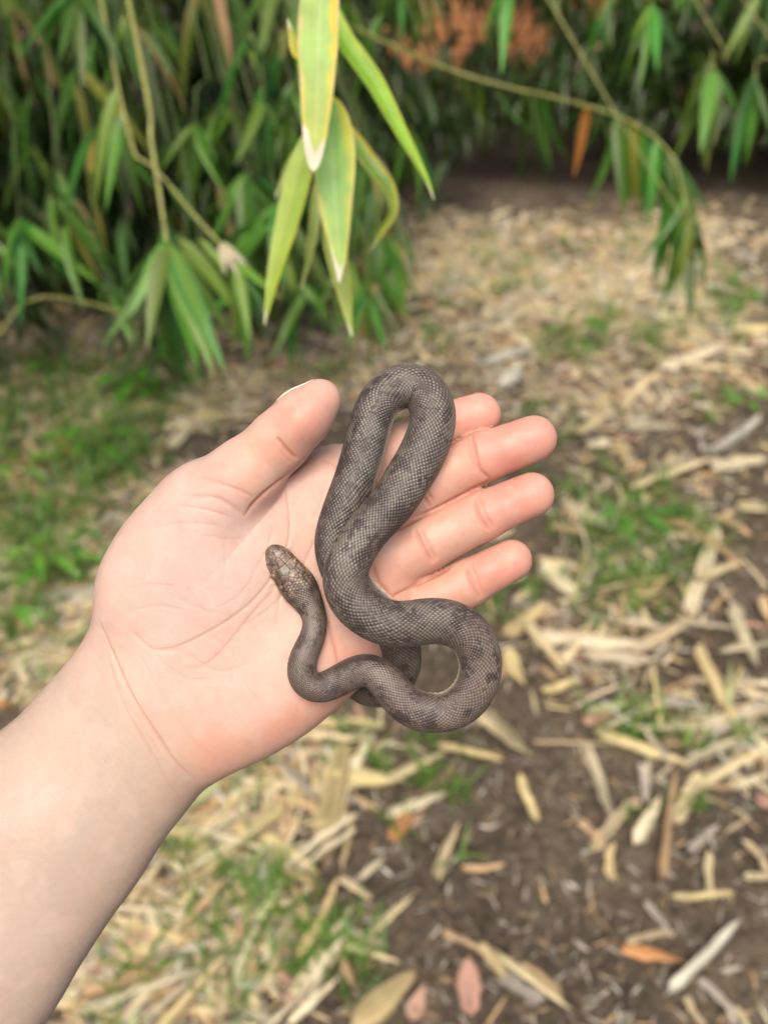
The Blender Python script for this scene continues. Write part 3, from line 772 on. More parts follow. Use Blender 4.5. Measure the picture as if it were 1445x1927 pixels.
# ---- hanging bamboo: leaf meshes shared by all leaves
LEAVES = []
for k in range(8):
    n = 9; t = np.linspace(0, 1, n); bend = [0.05, 0.12, 0.2, 0.3, 0.42, 0.15, 0.25, 0.08][k]
    x = t; z = -bend * t ** 1.8; y = [0, .05, -.05, .08, -.08, .03, -.03, 0][k] * t ** 2
    half = 0.070 * lance(t) * [1, .9, 1.1, .85, 1.0, 1.15, .8, .95][k]; half[-1] = 0.001; half[0] = 0.008
    v, f, w, tt = strip_mesh(np.stack([x, y, z], 1), np.array([[0, 0, 1.0]]), half, fold=[.25, .35, .2, .3, .4, .15, .3, .25][k], nw=4)
    LEAVES.append(np_mesh('leaf', v, f)); LEAVES[-1].materials.append(M_LEAF)

M_YLEAF = leaf_material('yellowing_leaf', (0.30, 0.29, 0.05), rough=0.4, transl=0.4, var=0.4, hue=0.03, spec=0.3)
M_DEAD = leaf_material('dead_leaf', (0.42, 0.29, 0.14), rough=0.6, transl=0.25, var=0.35, hue=0.02, spec=0.2)
def recolour(me, m):
    c_ = me.copy(); c_.materials.clear(); c_.materials.append(m); return c_
TINTED = [recolour(LEAVES[1], M_YLEAF), recolour(LEAVES[4], M_YLEAF), recolour(LEAVES[6], M_DEAD)]

def frame(d, nrm, scale, loc):
    d = d / np.linalg.norm(d); nrm = nrm - d * (nrm @ d); nrm = nrm / np.linalg.norm(nrm); s = np.cross(nrm, d)
    M = np.eye(4); M[:3, 0] = d * scale; M[:3, 1] = s * scale; M[:3, 2] = nrm * scale; M[:3, 3] = loc
    return Matrix(M.tolist())

def add_leaf(parent, loc, d, nrm, scale, mat=None, me=None):
    o = bpy.data.objects.new('leaf', me or random.choice(LEAVES)); col.objects.link(o); o.parent = parent
    Mx = frame(np.asarray(d, float), np.asarray(nrm, float), scale, np.asarray(loc) - np.array(parent['_o']))
    o.matrix_local = Mx
    return o

CULMS = []
def nearest_culm(p):
    return min(CULMS, key=lambda c: (c[0] - p[0]) ** 2 + (c[1] - p[1]) ** 2)

def spray(pts, label, nleaf=8, size=0.15, group='hanging bamboo branches', tip_only=False, rad=0.0028, spread=0.55, hide_stem=False, start=0.35, z0=None, mat=None, tips=()):
    """a drooping branch through the world points pts, from the culm it grows on to its tip, hung with leaves"""
    pts = [np.asarray(p, float) for p in pts]
    c = nearest_culm(pts[0])
    low = z0 is not None
    z0 = z0 if low else max(pts[0][2] + 0.55, 1.75) + random.uniform(0, .3)
    root = np.array([c[0], c[1], z0])
    lift = (root + pts[0]) / 2 + np.array([0, 0, 0.10 if low else 0.28])
    C, s = spline(np.vstack([root, lift] + pts), 60)
    v, f = tube(C, np.linspace(rad * 1.5, rad * 0.45, len(C)), 6)
    o = bpy.data.objects.new('bamboo_branch', None); col.objects.link(o); o.empty_display_size = 0.05
    o.location = root; o['_o'] = root.tolist(); o['label'] = label; o['category'] = 'branch'; o['group'] = group
    link('stem', np_mesh('stem', v - root, f), mat or M_STEM, parent=o)
    # leaves sit on the last part of the branch
    vis = np.linalg.norm(np.diff(np.array(pts), axis=0), axis=1).sum() if len(pts) > 1 else 0.1
    L = s[-1]
    for k in range(nleaf):
        q = L - vis * (start + (1 - start) * 0.0) * (0 if tip_only else random.random() ** 1.2) * (1 / max(start, .35)) * .9 - random.uniform(0, 0.03)
        i = int(np.clip(np.searchsorted(s, q), 1, len(s) - 2)); pos = np.array([np.interp(q, s, C[:, j]) for j in range(3)])
        tan = C[i + 1] - C[i - 1]; tan /= np.linalg.norm(tan)
        az = random.uniform(0, 2 * math.pi)
        d = 0.45 * tan + spread * random.uniform(.6, 1.5) * np.array([math.cos(az), math.sin(az), 0]) + np.array([0, 0, -0.75 - random.random() * 0.5])
        nrm = np.array([math.cos(az) * .7, math.sin(az) * .7 - 0.5, 0.8])
        add_leaf(o, pos, d, nrm + np.array([random.uniform(-.6, .6), random.uniform(-.3, .3), 0]), size * random.uniform(0.5, 1.2), me=random.choice(TINTED) if random.random() < 0.07 else None)
    for (bx, by, tx, ty, dd) in tips:                            # leaves the photograph shows singly: base and tip
        a, e = at(bx, by, dd), at(tx, ty, dd + random.uniform(-.06, .04))
        j = int(np.argmin(np.linalg.norm(C - a, axis=1))); a = C[j]
        add_leaf(o, a, e - a, np.array([random.uniform(-.5, .5), -0.7, 0.75]), np.linalg.norm(e - a))
    return o

# culms of the clump
spots = [(-2.3, 3.0), (-1.75, 2.75), (-1.3, 3.15), (-0.85, 2.9), (-0.42, 3.3), (-1.9, 3.7), (-1.05, 3.8), (-0.25, 3.9), (0.15, 4.55), (0.62, 5.0), (1.1, 5.15), (1.65, 5.05),
         (2.1, 4.7), (2.6, 4.4), (-2.9, 3.4), (-0.55, 4.6), (3.0, 5.0), (0.4, 5.6), (1.4, 5.7), (2.3, 5.5), (-1.5, 4.7)]
for (x, y) in spots:
    lean = np.array([random.uniform(-.22, .22), random.uniform(-.35, .02)]); H = random.uniform(3.2, 4.2)
    t = np.linspace(0, 1, 40); r = random.uniform(0.011, 0.018)
    C = np.stack([x + lean[0] * t ** 2, y + lean[1] * t ** 2, -0.05 + H * t], 1)
    node = np.exp(-((np.mod(t * H, 0.26) - 0.13) / 0.014) ** 2)
    v, f = tube(C, r * (1 - 0.55 * t) * (1 + 0.18 * node), 8)
    org = np.array([x, y, 0.0])
    o = link('bamboo_culm', np_mesh('bamboo_culm', v - org, f), M_CULM, label='upright green bamboo culm rising out of the thicket', cat='bamboo', group='culms of the bamboo thicket')
    o.location = org
    CULMS.append((x, y))

# ---- the near spray of yellowing leaves: photo polylines with depth in metres, widest width in px, colours
GRN, YEL, WHT, PALE = (0.22, 0.48, 0.07), (0.82, 0.66, 0.03), (0.90, 0.83, 0.70), (0.40, 0.66, 0.20)
def near_leaf(parent, pl, depth, width, edge, tipw, base=GRN, fold=0.18, nrm=(0, -0.75, 0.35), name='leaf', label=None, cut=False, tiplen=0.10):
    n = 60
    P = np.array([at(p[0], p[1], depth + (p[2] if len(p) > 2 else 0)) for p in pl])
    C, s = spline(P, n)
    t = np.linspace(0, 1, n)
    half = width / 2 * depth / FPX * (lance(t) if not cut else np.clip(np.sqrt(np.clip(1 - t, 0, 1)) * 1.15, 0, 1) ** 0.85 * np.clip(0.75 + 0.6 * t, 0, 1))
    half[-1] = 0.0003
    if not cut: half[0] = 0.001
    v, f, W, Tt = strip_mesh(C, np.asarray(nrm)[None], half, fold=fold, nw=16)
    me = np_mesh(name, v - np.array(parent['_o']), f)
    c = np.tile(base, (len(v), 1)).astype(float)
    nz = vnoise(np.c_[Tt * 2.2, W * 3.5, W * 0], 1.0, 5)
    def mixin(w, rgb):
        nonlocal c
        w = np.clip(w, 0, 1)[:, None]; c = c * (1 - w) + np.array(rgb) * w
    mixin(np.clip((nz - .45) * 2.5, 0, 1) * .5, PALE)
    mixin(np.exp(-(W / 0.10) ** 2) * 0.30, (0.42, 0.60, 0.25))
    rag = vnoise(np.c_[Tt * 16, np.sign(W) * 3, W * 0], 1.0, 15)
    mixin(np.clip((Tt - 0.45) * 1.6, 0, 0.75) * edge, (0.50, 0.55, 0.06))
    mixin(np.clip((np.abs(W + 0.10) - 0.66 + 0.45 * (nz - .5) + 0.25 * (rag - .5)) * 5, 0, 1) * edge, YEL)
    mixin(np.clip((np.abs(W) - 0.98 + 0.22 * rag) * 12, 0, 0.9) * edge, (0.70, 0.58, 0.36))
    mixin(np.clip((Tt - (1 - tiplen) + 0.10 * np.abs(W) * edge + 0.07 * (rag - .5) - 0.03 * W) * 22, 0, 1) * tipw, WHT)
    c *= (0.94 + 0.12 * (np.sin(W * 22) > 0))[:, None]
    set_col(me, c)
    return link(name, me, M_FRONT, parent=parent, label=label)

c = nearest_culm((-0.3, 3.0))
tip = at(612, -60, 0.48)
root = np.array([c[0], c[1], 1.95])
C, s = spline(np.vstack([root, [root[0] * .7, 1.9, 2.05], [-0.12, 1.0, 1.78], tip]), 30)
nb = bpy.data.objects.new('bamboo_branch', None); col.objects.link(nb); nb.location = root; nb['_o'] = root.tolist(); nb.empty_display_size = 0.05
nb['label'] = 'bamboo branch tip with large yellow-edged leaves hanging above the hand'; nb['category'] = 'branch'
v, f = tube(C, np.linspace(0.005, 0.0016, 30), 6); link('stem', np_mesh('stem', v - root, f), M_STEM, parent=nb)
near_leaf(nb, [(608, -75), (600, 40), (597, 160), (593, 250), (590, 322)], 0.47, 84, 1.0, 1.0, base=(0.42, 0.66, 0.16), cut=True, tiplen=0.10, label='broad pale green leaf with yellow margins and a white tip')
near_leaf(nb, [(618, 180), (628, 280), (632, 390), (638, 470), (638, 533)], 0.50, 84, 0.55, 1.0, base=(0.28, 0.58, 0.14), tiplen=0.09, label='broad green leaf with a torn white tip')
near_leaf(nb, [(612, -10), (645, 75), (700, 155), (755, 255), (800, 335), (816, 376)], 0.52, 52, 0.22, 0.9, base=(0.30, 0.60, 0.03), nrm=(0.5, -0.6, 0.5), fold=0.3, tiplen=0.06)
near_leaf(nb, [(592, 235), (566, 320), (538, 430), (515, 520), (498, 612)], 0.54, 56, 0.12, 0.9, base=(0.38, 0.54, 0.05), nrm=(-0.25, -0.7, 0.3), fold=0.1, tiplen=0.05)
near_leaf(nb, [(640, 225), (690, 300), (728, 350), (738, 395), (715, 440), (697, 472)], 0.56, 36, 0.8, 0.5, base=(0.22, 0.42, 0.05), nrm=(0.5, -0.7, 0.2), fold=0.3, tiplen=0.05)
near_leaf(nb, [(622, 380), (632, 470), (648, 550), (662, 634)], 0.54, 44, 0.35, 0.9, base=(0.34, 0.48, 0.07), tiplen=0.06)
near_leaf(nb, [(604, 90), (562, 100), (548, 60), (541, 34)], 0.48, 22, 1.0, 1.0, base=(0.62, 0.55, 0.06), tiplen=0.15, nrm=(-0.2, -0.9, 0.1), label='small curled yellow leaf')
near_leaf(nb, [(600, 330), (592, 420), (580, 490), (566, 548)], 0.60, 22, 0.3, 0.4, base=(0.28, 0.38, 0.05))
near_leaf(nb, [(580, 260), (545, 310), (518, 372)], 0.60, 16, 0.2, 1.0, base=(0.24, 0.38, 0.06))

# ---- sprays that can be told apart
def A(*q): return [at(*p) for p in q]
spray(A((262, 100, 1.06), (283, 250, 1.04), (300, 360, 1.03), (314, 455, 1.02)), 'drooping yellow-green branch ending in a fan of long leaves', 9, 0.17, tip_only=True, rad=0.0062, spread=0.32, tips=[(312, 458, x, y, 1.02) for x, y in ((322, 725), (296, 690), (402, 705), (446, 640), (238, 585), (372, 690), (345, 735), (262, 640), (425, 700))])
ws = spray(A((225, 175, 1.12), (300, 320, 1.10), (370, 410, 1.08), (445, 490, 1.07)), 'thin branch slanting across the yellow-green one, dry white sheath at its end', 7, 0.13, tip_only=True, rad=0.0045, spread=0.45, tips=[(440, 488, x, y, 1.07) for x, y in ((505, 590), (470, 640), (440, 660), (520, 560))] + [(300, 330, 395, 450, 1.09), (225, 180, 150, 345, 1.12), (228, 190, 192, 395, 1.12), (240, 210, 245, 380, 1.12)])
spray(A((-80, 570, 1.35), (60, 558, 1.35), (150, 566, 1.33), (240, 592, 1.3)), 'thin bare twig arching low over leaf litter below the thicket', 3, 0.10, tip_only=True, rad=0.0035)
rs = spray(A((830, 125, 1.75), (960, 165, 1.70), (1060, 188, 1.62), (1180, 226, 1.55), (1262, 292, 1.5), (1292, 400, 1.47)), 'long arching branch with a curtain of green leaves and one orange leaf', 24, 0.185, rad=0.0045, spread=0.25, start=0.42, z0=0.98, tips=[(bx, by, tx, ty, d) for bx, by, tx, ty, d in ((1150, 215, 1150, 375, 1.57), (1165, 220, 1172, 392, 1.56), (1190, 232, 1182, 400, 1.55), (1205, 243, 1212, 425, 1.54), (1225, 258, 1225, 405, 1.53), (1240, 272, 1268, 425, 1.52), (1262, 292, 1305, 445, 1.5), (1272, 310, 1335, 400, 1.49), (1285, 350, 1338, 475, 1.48), (1290, 390, 1262, 505, 1.47), (1292, 398, 1290, 565, 1.47), (1292, 398, 1318, 545, 1.47), (1292, 398, 1352, 505, 1.47), (1288, 380, 1238, 480, 1.47), (1292, 400, 1300, 600, 1.47))])
spray(A((1230, 330, 1.46), (1290, 400, 1.44), (1310, 420, 1.42)), 'short leafy twig hanging below the arching branch', 7, 0.15, tip_only=True, spread=0.4)
spray(A((1330, 40, 1.5), (1338, 90, 1.48), (1342, 130, 1.47)), 'full leafy branch tip hanging over open ground beyond the arching branch', 9, 0.17, tip_only=True, spread=0.42, tips=[(1342, 128, x, y, 1.47) for x, y in ((1288, 235), (1318, 268), (1345, 290), (1378, 262), (1400, 225), (1300, 200))])
spray(A((1440, 60, 1.5), (1425, 100, 1.48), (1418, 150, 1.47)), 'leafy branch tip beside the full one over open ground', 8, 0.17, tip_only=True, spread=0.42, tips=[(1418, 148, x, y, 1.47) for x, y in ((1398, 262), (1430, 285), (1452, 240), (1380, 220))])
spray(A((1215, -60, 1.55), (1222, -20, 1.52), (1228, 10, 1.5)), 'leafy branch tip hanging above the bend of the arching branch', 8, 0.16, tip_only=True, spread=0.4, tips=[(1228, 8, x, y, 1.5) for x, y in ((1182, 105), (1208, 132), (1240, 115), (1285, 108), (1190, 60))])
spray(A((965, -90, 1.2), (960, -50, 1.18), (955, -20, 1.16)), 'small leafy branch tip hanging before the brick wall', 5, 0.12, tip_only=True, spread=0.4)
spray(A((150, -120, 1.15), (145, -60, 1.14), (140, -15, 1.12)), 'leafy tip above the crossing yellow-green stems', 3, 0.16, tip_only=True, mat=M_TWIG, tips=[(140, -15, x, y, 1.12) for x, y in ((12, 95), (112, 110), (162, 140), (218, 95), (60, 60), (228, 60))])
spray(A((372, 60, 1.3), (370, 150, 1.28), (366, 235, 1.26)), 'leaf fan hanging between the yellow-green stem and the yellow-edged leaves', 3, 0.16, tip_only=True, mat=M_TWIG, tips=[(366, 235, x, y, 1.26) for x, y in ((325, 335), (350, 385), (392, 350), (410, 300), (300, 300))])
spray(A((490, 20, 1.3), (492, 110, 1.3), (495, 190, 1.28)), 'leaf fan hanging just behind the yellow-edged leaves', 3, 0.16, tip_only=True, mat=M_TWIG, tips=[(495, 190, x, y, 1.28) for x, y in ((455, 290), (480, 320), (520, 330), (540, 270))])
spray(A((690, 300, 1.5), (690, 420, 1.48), (688, 540, 1.45)), 'low leaf fan hanging above the snake', 3, 0.15, tip_only=True, mat=M_TWIG, tips=[(688, 540, x, y, 1.45) for x, y in ((650, 660), (690, 695), (730, 670), (760, 600), (620, 620))])
M_WHITE = leaf_material('dry_white_sheath', (0.42, 0.37, 0.27), rough=0.6, transl=0.2, var=0.05, hue=0.01, spec=0.2)
wsm = recolour(LEAVES[2], M_WHITE)
for tx, ty in ((448, 512), (470, 498), (425, 508)):
    a_, e_ = at(414, 456, 1.075), at(tx, ty, 1.05)
    add_leaf(ws, a_, e_ - a_, np.array([0.1, -.8, .5]), np.linalg.norm(e_ - a_) * 1.0, me=wsm).name = 'sheath'
# the orange dead leaf on the arching branch
od = LEAVES[0].copy(); od.materials.clear(); od.materials.append(M_ORANGE)
ol = add_leaf(rs, at(1104, 196, 1.60), np.array([0, 0.05, -1.0]), np.array([0.1, -1, 0.1]), 0.155, me=od); ol['label'] = 'dead orange leaf hanging straight down'
# leafy tips that fill the front of the thicket: photo places with depth
fill = []
rr = random.Random(11)
for gx in range(-40, 800, 98):
    for gy in range(-60, 560, 86):
        px, py = gx + rr.uniform(-45, 45), gy + rr.uniform(-40, 40)
        lim = 500 if px < 480 else (500 if px < 720 else 330)
        if px > 760: lim = 120
        if py > lim: continue
        if 210 < px < 330 and 100 < py < 420: continue
        fill.append((px, py, 1.25 + rr.random() * 0.9 + (0.25 if px > 600 else 0)))
for px in list(range(1060, 1460, 75)) + [815]:
    fill.append((px + rr.uniform(-30, 30), rr.uniform(-40, 40), 1.9 + rr.random() * 0.9))
for px, py, d in ((700, 560, 1.5), (735, 470, 1.7), (650, 520, 1.55), (560, 560, 1.5), (470, 540, 1.4), (610, 420, 1.6), (520, 470, 1.5), (345, 470, 1.15), (200, 560, 1.5), (700, 330, 1.8), (760, 300, 2.0)):
    fill.append((px, py, d))
TM = [((600, 200), 'the yellow-edged leaves'), ((290, 330), 'the yellow-green drooping branch'), ((330, 560), 'the drooping leaf fan'), ((120, 565), 'the low bare twig'), ((1180, 230), 'the arching branch'), ((1340, 120), 'the tips over open ground'),
      ((60, 120), 'the deep shade of the thicket'), ((430, 120), 'the dark hollow'), ((760, 330), 'the open litter'), ((880, 70), 'the gap showing the brick wall'), ((560, 600), 'the ground beyond the thumb'), ((450, 470), 'the dry white sheath end'), ((60, 400), 'the dark foot of the thicket')]
def tip_label(px, py, d, n, sz):
    t = min(TM, key=lambda m: math.hypot(m[0][0] - px, m[0][1] - py))[1]
    return '%s %s bamboo branch tip hanging %s %s' % ('full' if n > 9 else 'sparse' if n < 8 else 'leafy', 'long-leaved' if sz > .17 else 'short-leaved', 'behind' if d > 1.6 else 'beside', t)
for px, py, d in fill:
    nl_, sz_ = rr.choice((7, 8, 9, 10, 11)), rr.uniform(0.13, 0.205)
    top = at(px + rr.uniform(-25, 25), py - 110, d + 0.05)
    spray([top, at(px, py - 40, d + .02), at(px + rr.uniform(-20, 20), py, d)], tip_label(px, py, d, nl_, sz_), nl_, sz_, group='leafy tips of the bamboo thicket', rad=0.0018, spread=rr.uniform(.55, 1.1), start=0.5, mat=M_TWIG)

# ---- the mass of foliage behind and above them, nobody could count it
def foliage_mass():
    g = np.random.default_rng(3)
    nc = 8000
    X = g.uniform(-3.4, 3.6, nc); U = g.random(nc)
    frontY = np.interp(X, [-3.4, -0.3, 0.1, 0.5, 3.6], [2.15, 2.15, 3.2, 4.3, 3.9])
    Y = np.minimum(frontY + U ** 1.3 * 2.6, 6.9)
    Z = np.where(g.random(nc) < 0.62, g.uniform(0.15, 1.2, nc), g.uniform(1.2, 3.3, nc))
    zmin = np.interp(X, [-3, -0.2, 0.4, 3.6], [0.14, 0.16, 0.40, 0.36]) + 0.05 * g.random(nc)
    Z = np.maximum(Z, zmin)
    cen = np.stack([X, Y, Z], 1)
    # the thicket opens where the wall shows through, and thins out in front
    qx, qy, _ = project(cen)
    gap = np.zeros(nc)
    for cx_, cy_, r_, w_ in ((870, 20, 95, .97), (985, 40, 85, .97), (760, 70, 50, .95), (840, 75, 60, .95), (1130, -10, 60, .95), (1335, 10, 70, .8), (75, 40, 40, .7), (60, 170, 50, .7), (330, 45, 30, .7)):
        gap = np.maximum(gap, w_ * np.exp(-(((qx - cx_) ** 2 + (qy - cy_) ** 2) / r_ ** 2) ** 2))
    thin = np.where(X < 0.2, np.clip(1.0 - 2.4 * U, 0, 0.72), 0.0)
    tall = (X > -0.2) & (X < 2.7) & (Z > 1.3) & (g.random(nc) < 0.85)
    gap = np.maximum(gap, tall)
    cen = cen[(g.random(nc) > gap) & (g.random(nc) > thin)]
    # a canopy added above the field of view to shade the thicket front
    nk = 2200
    can = np.stack([g.uniform(-3.4, 3.4, nk), g.uniform(0.75, 4.6, nk), g.uniform(1.6, 3.6, nk)], 1)
    can = can[(can[:, 1] > np.interp(can[:, 0], [-3.4, -0.4, -0.1, 2.8, 3.0, 3.4], [0.75, 0.85, 9.0, 9.0, 2.7, 2.7]))]
    cen = np.vstack([cen, can])
    per = 6; n = len(cen) * per
    P = np.repeat(cen, per, 0) + g.normal(0, 0.035, (n, 3))
    az = g.uniform(0, 2 * np.pi, n)
    d = np.stack([np.cos(az) * .85, np.sin(az) * .85, -0.35 - g.random(n) * 0.9], 1); d /= np.linalg.norm(d, axis=1, keepdims=True)
    nr = np.stack([np.cos(az) * .7, np.sin(az) * .7 - .3, np.full(n, .8)], 1); nr -= d * (nr * d).sum(1, keepdims=True); nr /= np.linalg.norm(nr, axis=1, keepdims=True)
    s = np.cross(nr, d); L = g.uniform(0.11, 0.20, n)[:, None]
    t = np.array([0, .18, .5, .8, 1.0]); hw = np.array([.006, .066, .078, .045, .001]); fold = 0.25
    rows = []
    for a, h in zip(t, hw):
        c0 = P + d * L * a - nr * L * (0.18 * a ** 2)
        rows += [c0 - s * L * h + nr * L * h * fold, c0, c0 + s * L * h + nr * L * h * fold]
    Vv = np.stack(rows, 1).reshape(-1, 3)
    F = []
    for r in range(4):
        for q in (0, 1):
            F.append([r * 3 + q, r * 3 + q + 1, r * 3 + q + 4, r * 3 + q + 3])
    F = (np.arange(n)[:, None, None] * 15 + np.array(F)[None]).reshape(-1, 4)
    me = np_mesh('bamboo_foliage', Vv, F)
    tone = np.repeat(g.uniform(0.55, 1.35, n), 15)[:, None]; hue = np.repeat(g.random(n), 15)[:, None]
    c = (np.array([0.024, 0.064, 0.010]) * (1 - hue * .5) + np.array([0.066, 0.098, 0.010]) * hue * .5) * tone  # shade inside the thicket is put into these darker leaf greens
    dead = np.repeat(g.random(n) < 0.02, 15); c[dead] = (0.42, 0.30, 0.14)
    set_col(me, c)
    m = leaf_material('foliage_mass', (0, 0, 0), rough=0.38, transl=0.32, var=0.0, hue=0.0, tint=True, spec=0.35)
    link('bamboo_foliage', me, m, kind='stuff', label='dense bamboo foliage, its green darkened by painted shade, filling the back of the thicket', cat='foliage')
foliage_mass()

# ---- a sunlit terracotta brick wall glimpsed beyond the bamboo
def brick_wall():
    m = simple_material('terracotta', (0.72, 0.33, 0.15), 0.8, bump=0.004)
    mm = simple_material('mortar', (0.42, 0.36, 0.30), 0.9)
    y0, h = 7.2, 1.5
    org = np.array([0.0, y0, 0.0])
    w = bpy.data.objects.new('brick_wall', None)
    xa, xb = -0.06, 2.34
    vv = np.array([[xa, .04, -.1], [xb, .04, -.1], [xb, .2, -.1], [xa, .2, -.1], [xa, .04, h], [xb, .04, h], [xb, .2, h], [xa, .2, h]])
    ff = np.array([[0, 1, 5, 4], [1, 2, 6, 5], [2, 3, 7, 6], [3, 0, 4, 7], [4, 5, 6, 7], [3, 2, 1, 0]])
    o = link('brick_wall', np_mesh('brick_wall', vv, ff, False), mm, label='terracotta brick wall glimpsed through gaps behind the bamboo', cat='wall'); o.location = org
    vs_, fs_ = [], []
    nrow, k = 19, 0
    for r in range(nrow):
        for q in range(0, 9):
            x0 = q * 0.24 + (0.12 if r % 2 else 0); z0 = r * 0.079
            x1, z1 = x0 + 0.228, z0 + 0.067; dy = random.uniform(0, 0.006)
            vs_ += [(x0, dy, z0), (x1, dy, z0), (x1, .06, z0), (x0, .06, z0), (x0, dy, z1), (x1, dy, z1), (x1, .06, z1), (x0, .06, z1)]
            fs_ += [[a + k for a in f] for f in ff.tolist()]; k += 8
    link('brick', np_mesh('brick', np.array(vs_), np.array(fs_), False), m, parent=o, kind='stuff')
brick_wall()

# ---- litter: dry sheaths and leaves on the ground
PAL = {'pale': (0.53, 0.45, 0.27), 'cream': (0.58, 0.52, 0.36), 'white': (0.50, 0.49, 0.42), 'tan': (0.46, 0.33, 0.18), 'yellow': (0.52, 0.43, 0.22), 'grey': (0.33, 0.30, 0.25),
       'pink': (0.40, 0.25, 0.18), 'orange': (0.55, 0.27, 0.11), 'brown': (0.21, 0.15, 0.095), 'green': (0.40, 0.44, 0.22)}
def litter_mesh(kind, tone, seed):
    g = np.random.default_rng(seed)
    n = 10; t = np.linspace(0, 1, n)
    bend = g.uniform(-.03, .06); x = t - 0.5; y = g.uniform(-.025, .025) * (t - .5) ** 2 * 4; z = bend * ((t - .5) ** 2 * 4) * 0.35
    if kind == 'sheath':                                          # rolled culm sheath, blunt at one end
        half = np.interp(t, [0, .06, .5, .85, 1], [.055, .075, .07, .05, .012]); curl = g.uniform(0.9, 1.7); fold = 0
    elif kind == 'leaf':
        half = 0.085 * lance(t); half[0] = .004; half[-1] = .002; curl = g.uniform(0.3, 1.0); fold = 0
    elif kind == 'broad':
        half = 0.20 * np.clip(np.sin(np.pi * np.clip(t, 0, 1) ** .8), 0, 1) ** .6; half[0] = .01; half[-1] = .003; curl = 0.35; fold = 0
    elif kind == 'flat':                                          # torn straight-sided piece
        half = np.interp(t, [0, .03, .97, 1], [.03, .085, .08, .03]); curl = 0.4; fold = 0
    else:                                                         # sliver
        half = np.interp(t, [0, .1, .9, 1], [.012, .024, .02, .006]); curl = 0.9; fold = 0
    half = half * (1 + g.uniform(-.16, .16, n)); x = x + 0; y = y + g.normal(0, .004, n); z = z + g.normal(0, .006, n)
    v, f, W, T = strip_mesh(np.stack([x, y, z + .02], 1), np.array([[0, 0, 1.0]]), half, curl=curl, thick=0.006, nw=5)
    v[:, 0] += np.where((T < .01) | (T > .99), 1, 0) * np.interp(W, np.linspace(-1, 1, 6), g.normal(0, .035, 6)) * (0.3 if kind in ('leaf', 'broad') else 1)
    v[:, 2] += 0.012 * (vnoise(np.c_[T * 5, W * 1.5, T * 0 + seed], 1.0, seed + 3) - .5)
    if g.random() < .5: v[:, 2] *= -1; v[:, 2] -= v[:, 2].min()
    me = np_mesh('dry_leaf', v, f)
    streak = vnoise(np.c_[W * 4, T * 1.2, T * 0 + seed], 1.0, seed) * 0.75 + 0.55
    c = np.array(PAL[tone])[None] * streak[:, None]
    dk = vnoise(np.c_[T * 3.5, W, T * 0 + seed], 1.0, seed + 9)
    c *= (1 - 0.35 * np.clip((dk - .6) * 4, 0, 1))[:, None]
    set_col(me, c); me.materials.append(M_DRY)
    return me
BANK = {}
def bank(kind, tone, k):
    if (kind, tone, k) not in BANK: BANK[(kind, tone, k)] = litter_mesh(kind, tone, 100 + len(BANK) * 7)
    return BANK[(kind, tone, k)]

WORDS = {'sheath': 'rolled bamboo sheath', 'leaf': 'narrow pointed leaf', 'broad': 'broad leaf', 'flat': 'flat torn sheath piece', 'sliver': 'thin sliver of bamboo'}
TONES = {'pale': 'straw-coloured', 'cream': 'cream', 'white': 'bleached whitish', 'tan': 'tan', 'yellow': 'yellow', 'grey': 'weathered grey', 'pink': 'pinkish brown', 'orange': 'orange-tan', 'brown': 'dark brown', 'green': 'greenish'}
NAMES = {'sheath': 'bamboo_sheath', 'leaf': 'dry_leaf', 'broad': 'dry_leaf', 'flat': 'bamboo_sheath', 'sliver': 'bamboo_sliver'}
CATS = {'sheath': 'bamboo sheath', 'leaf': 'leaf', 'broad': 'leaf', 'flat': 'bamboo sheath', 'sliver': 'bamboo sliver'}
NAT = {'sheath': .075, 'leaf': .085, 'broad': .2, 'flat': .085, 'sliver': .024}
MARKS = [((540, 1905, 665, 1715), 'the long cream pointed leaf'), ((660, 1945, 780, 1840), 'the broad smooth yellow leaf'), ((1255, 1870, 1390, 1735), 'the wide bleached sheath'), ((1165, 1785, 1285, 1808), 'the orange-tan leaf'),
         ((1100, 1410, 1145, 1545), 'the stout cream sheath'), ((1302, 1230, 1378, 1385), 'the thick yellow sheath'), ((1290, 1165, 1345, 1000), 'the weed beyond the little finger'), ((1070, 955, 1175, 1010), 'the sheath beyond the fingertips'),
         ((1010, 1205, 1225, 1228), 'the long cream sheath'), ((890, 1345, 1000, 1440), 'the leaf under the snake loop'), ((610, 1600, 650, 1410), 'the wide yellowish sheath'), ((320, 1550, 490, 1440), 'the greenish leaf below the wrist'),
         ((380, 1650, 535, 1530), 'the frayed yellow sheath'), ((220, 1760, 300, 1800), 'the crumpled bright yellow leaf'), ((160, 1915, 390, 1835), 'the straw heap by the forearm'), ((0, 895, 210, 1000), 'the long thin tan sliver'), ((1380, 760, 1400, 780), 'the weed alone on bare soil'),
         ((240, 735, 270, 755), 'the bright round-leaved weed'), ((880, 1810, 882, 1920), 'the pinkish leaf with a stalk'), ((1000, 380, 1100, 380), 'the dark far soil'), ((1250, 520, 1350, 520), 'the far grass'), ((600, 690, 700, 690), 'the drooping leaves beyond the thumb'), ((900, 640, 1000, 640), 'the dense pale litter beyond the snake'), ((20, 620, 80, 620), 'the foot of the thicket'), ((60, 1180, 160, 1200), 'the wrist')]
MARKS = [((gp(q[0], q[1])[:2] + gp(q[2], q[3])[:2]) / 2, t) for q, t in MARKS]
def beside(x, y, L):
    ds = sorted((math.hypot(m[0] - x, m[1] - y), t) for m, t in MARKS)
    return ('close beside ' if ds[0][0] < 0.16 else 'near ') + ds[0][1]
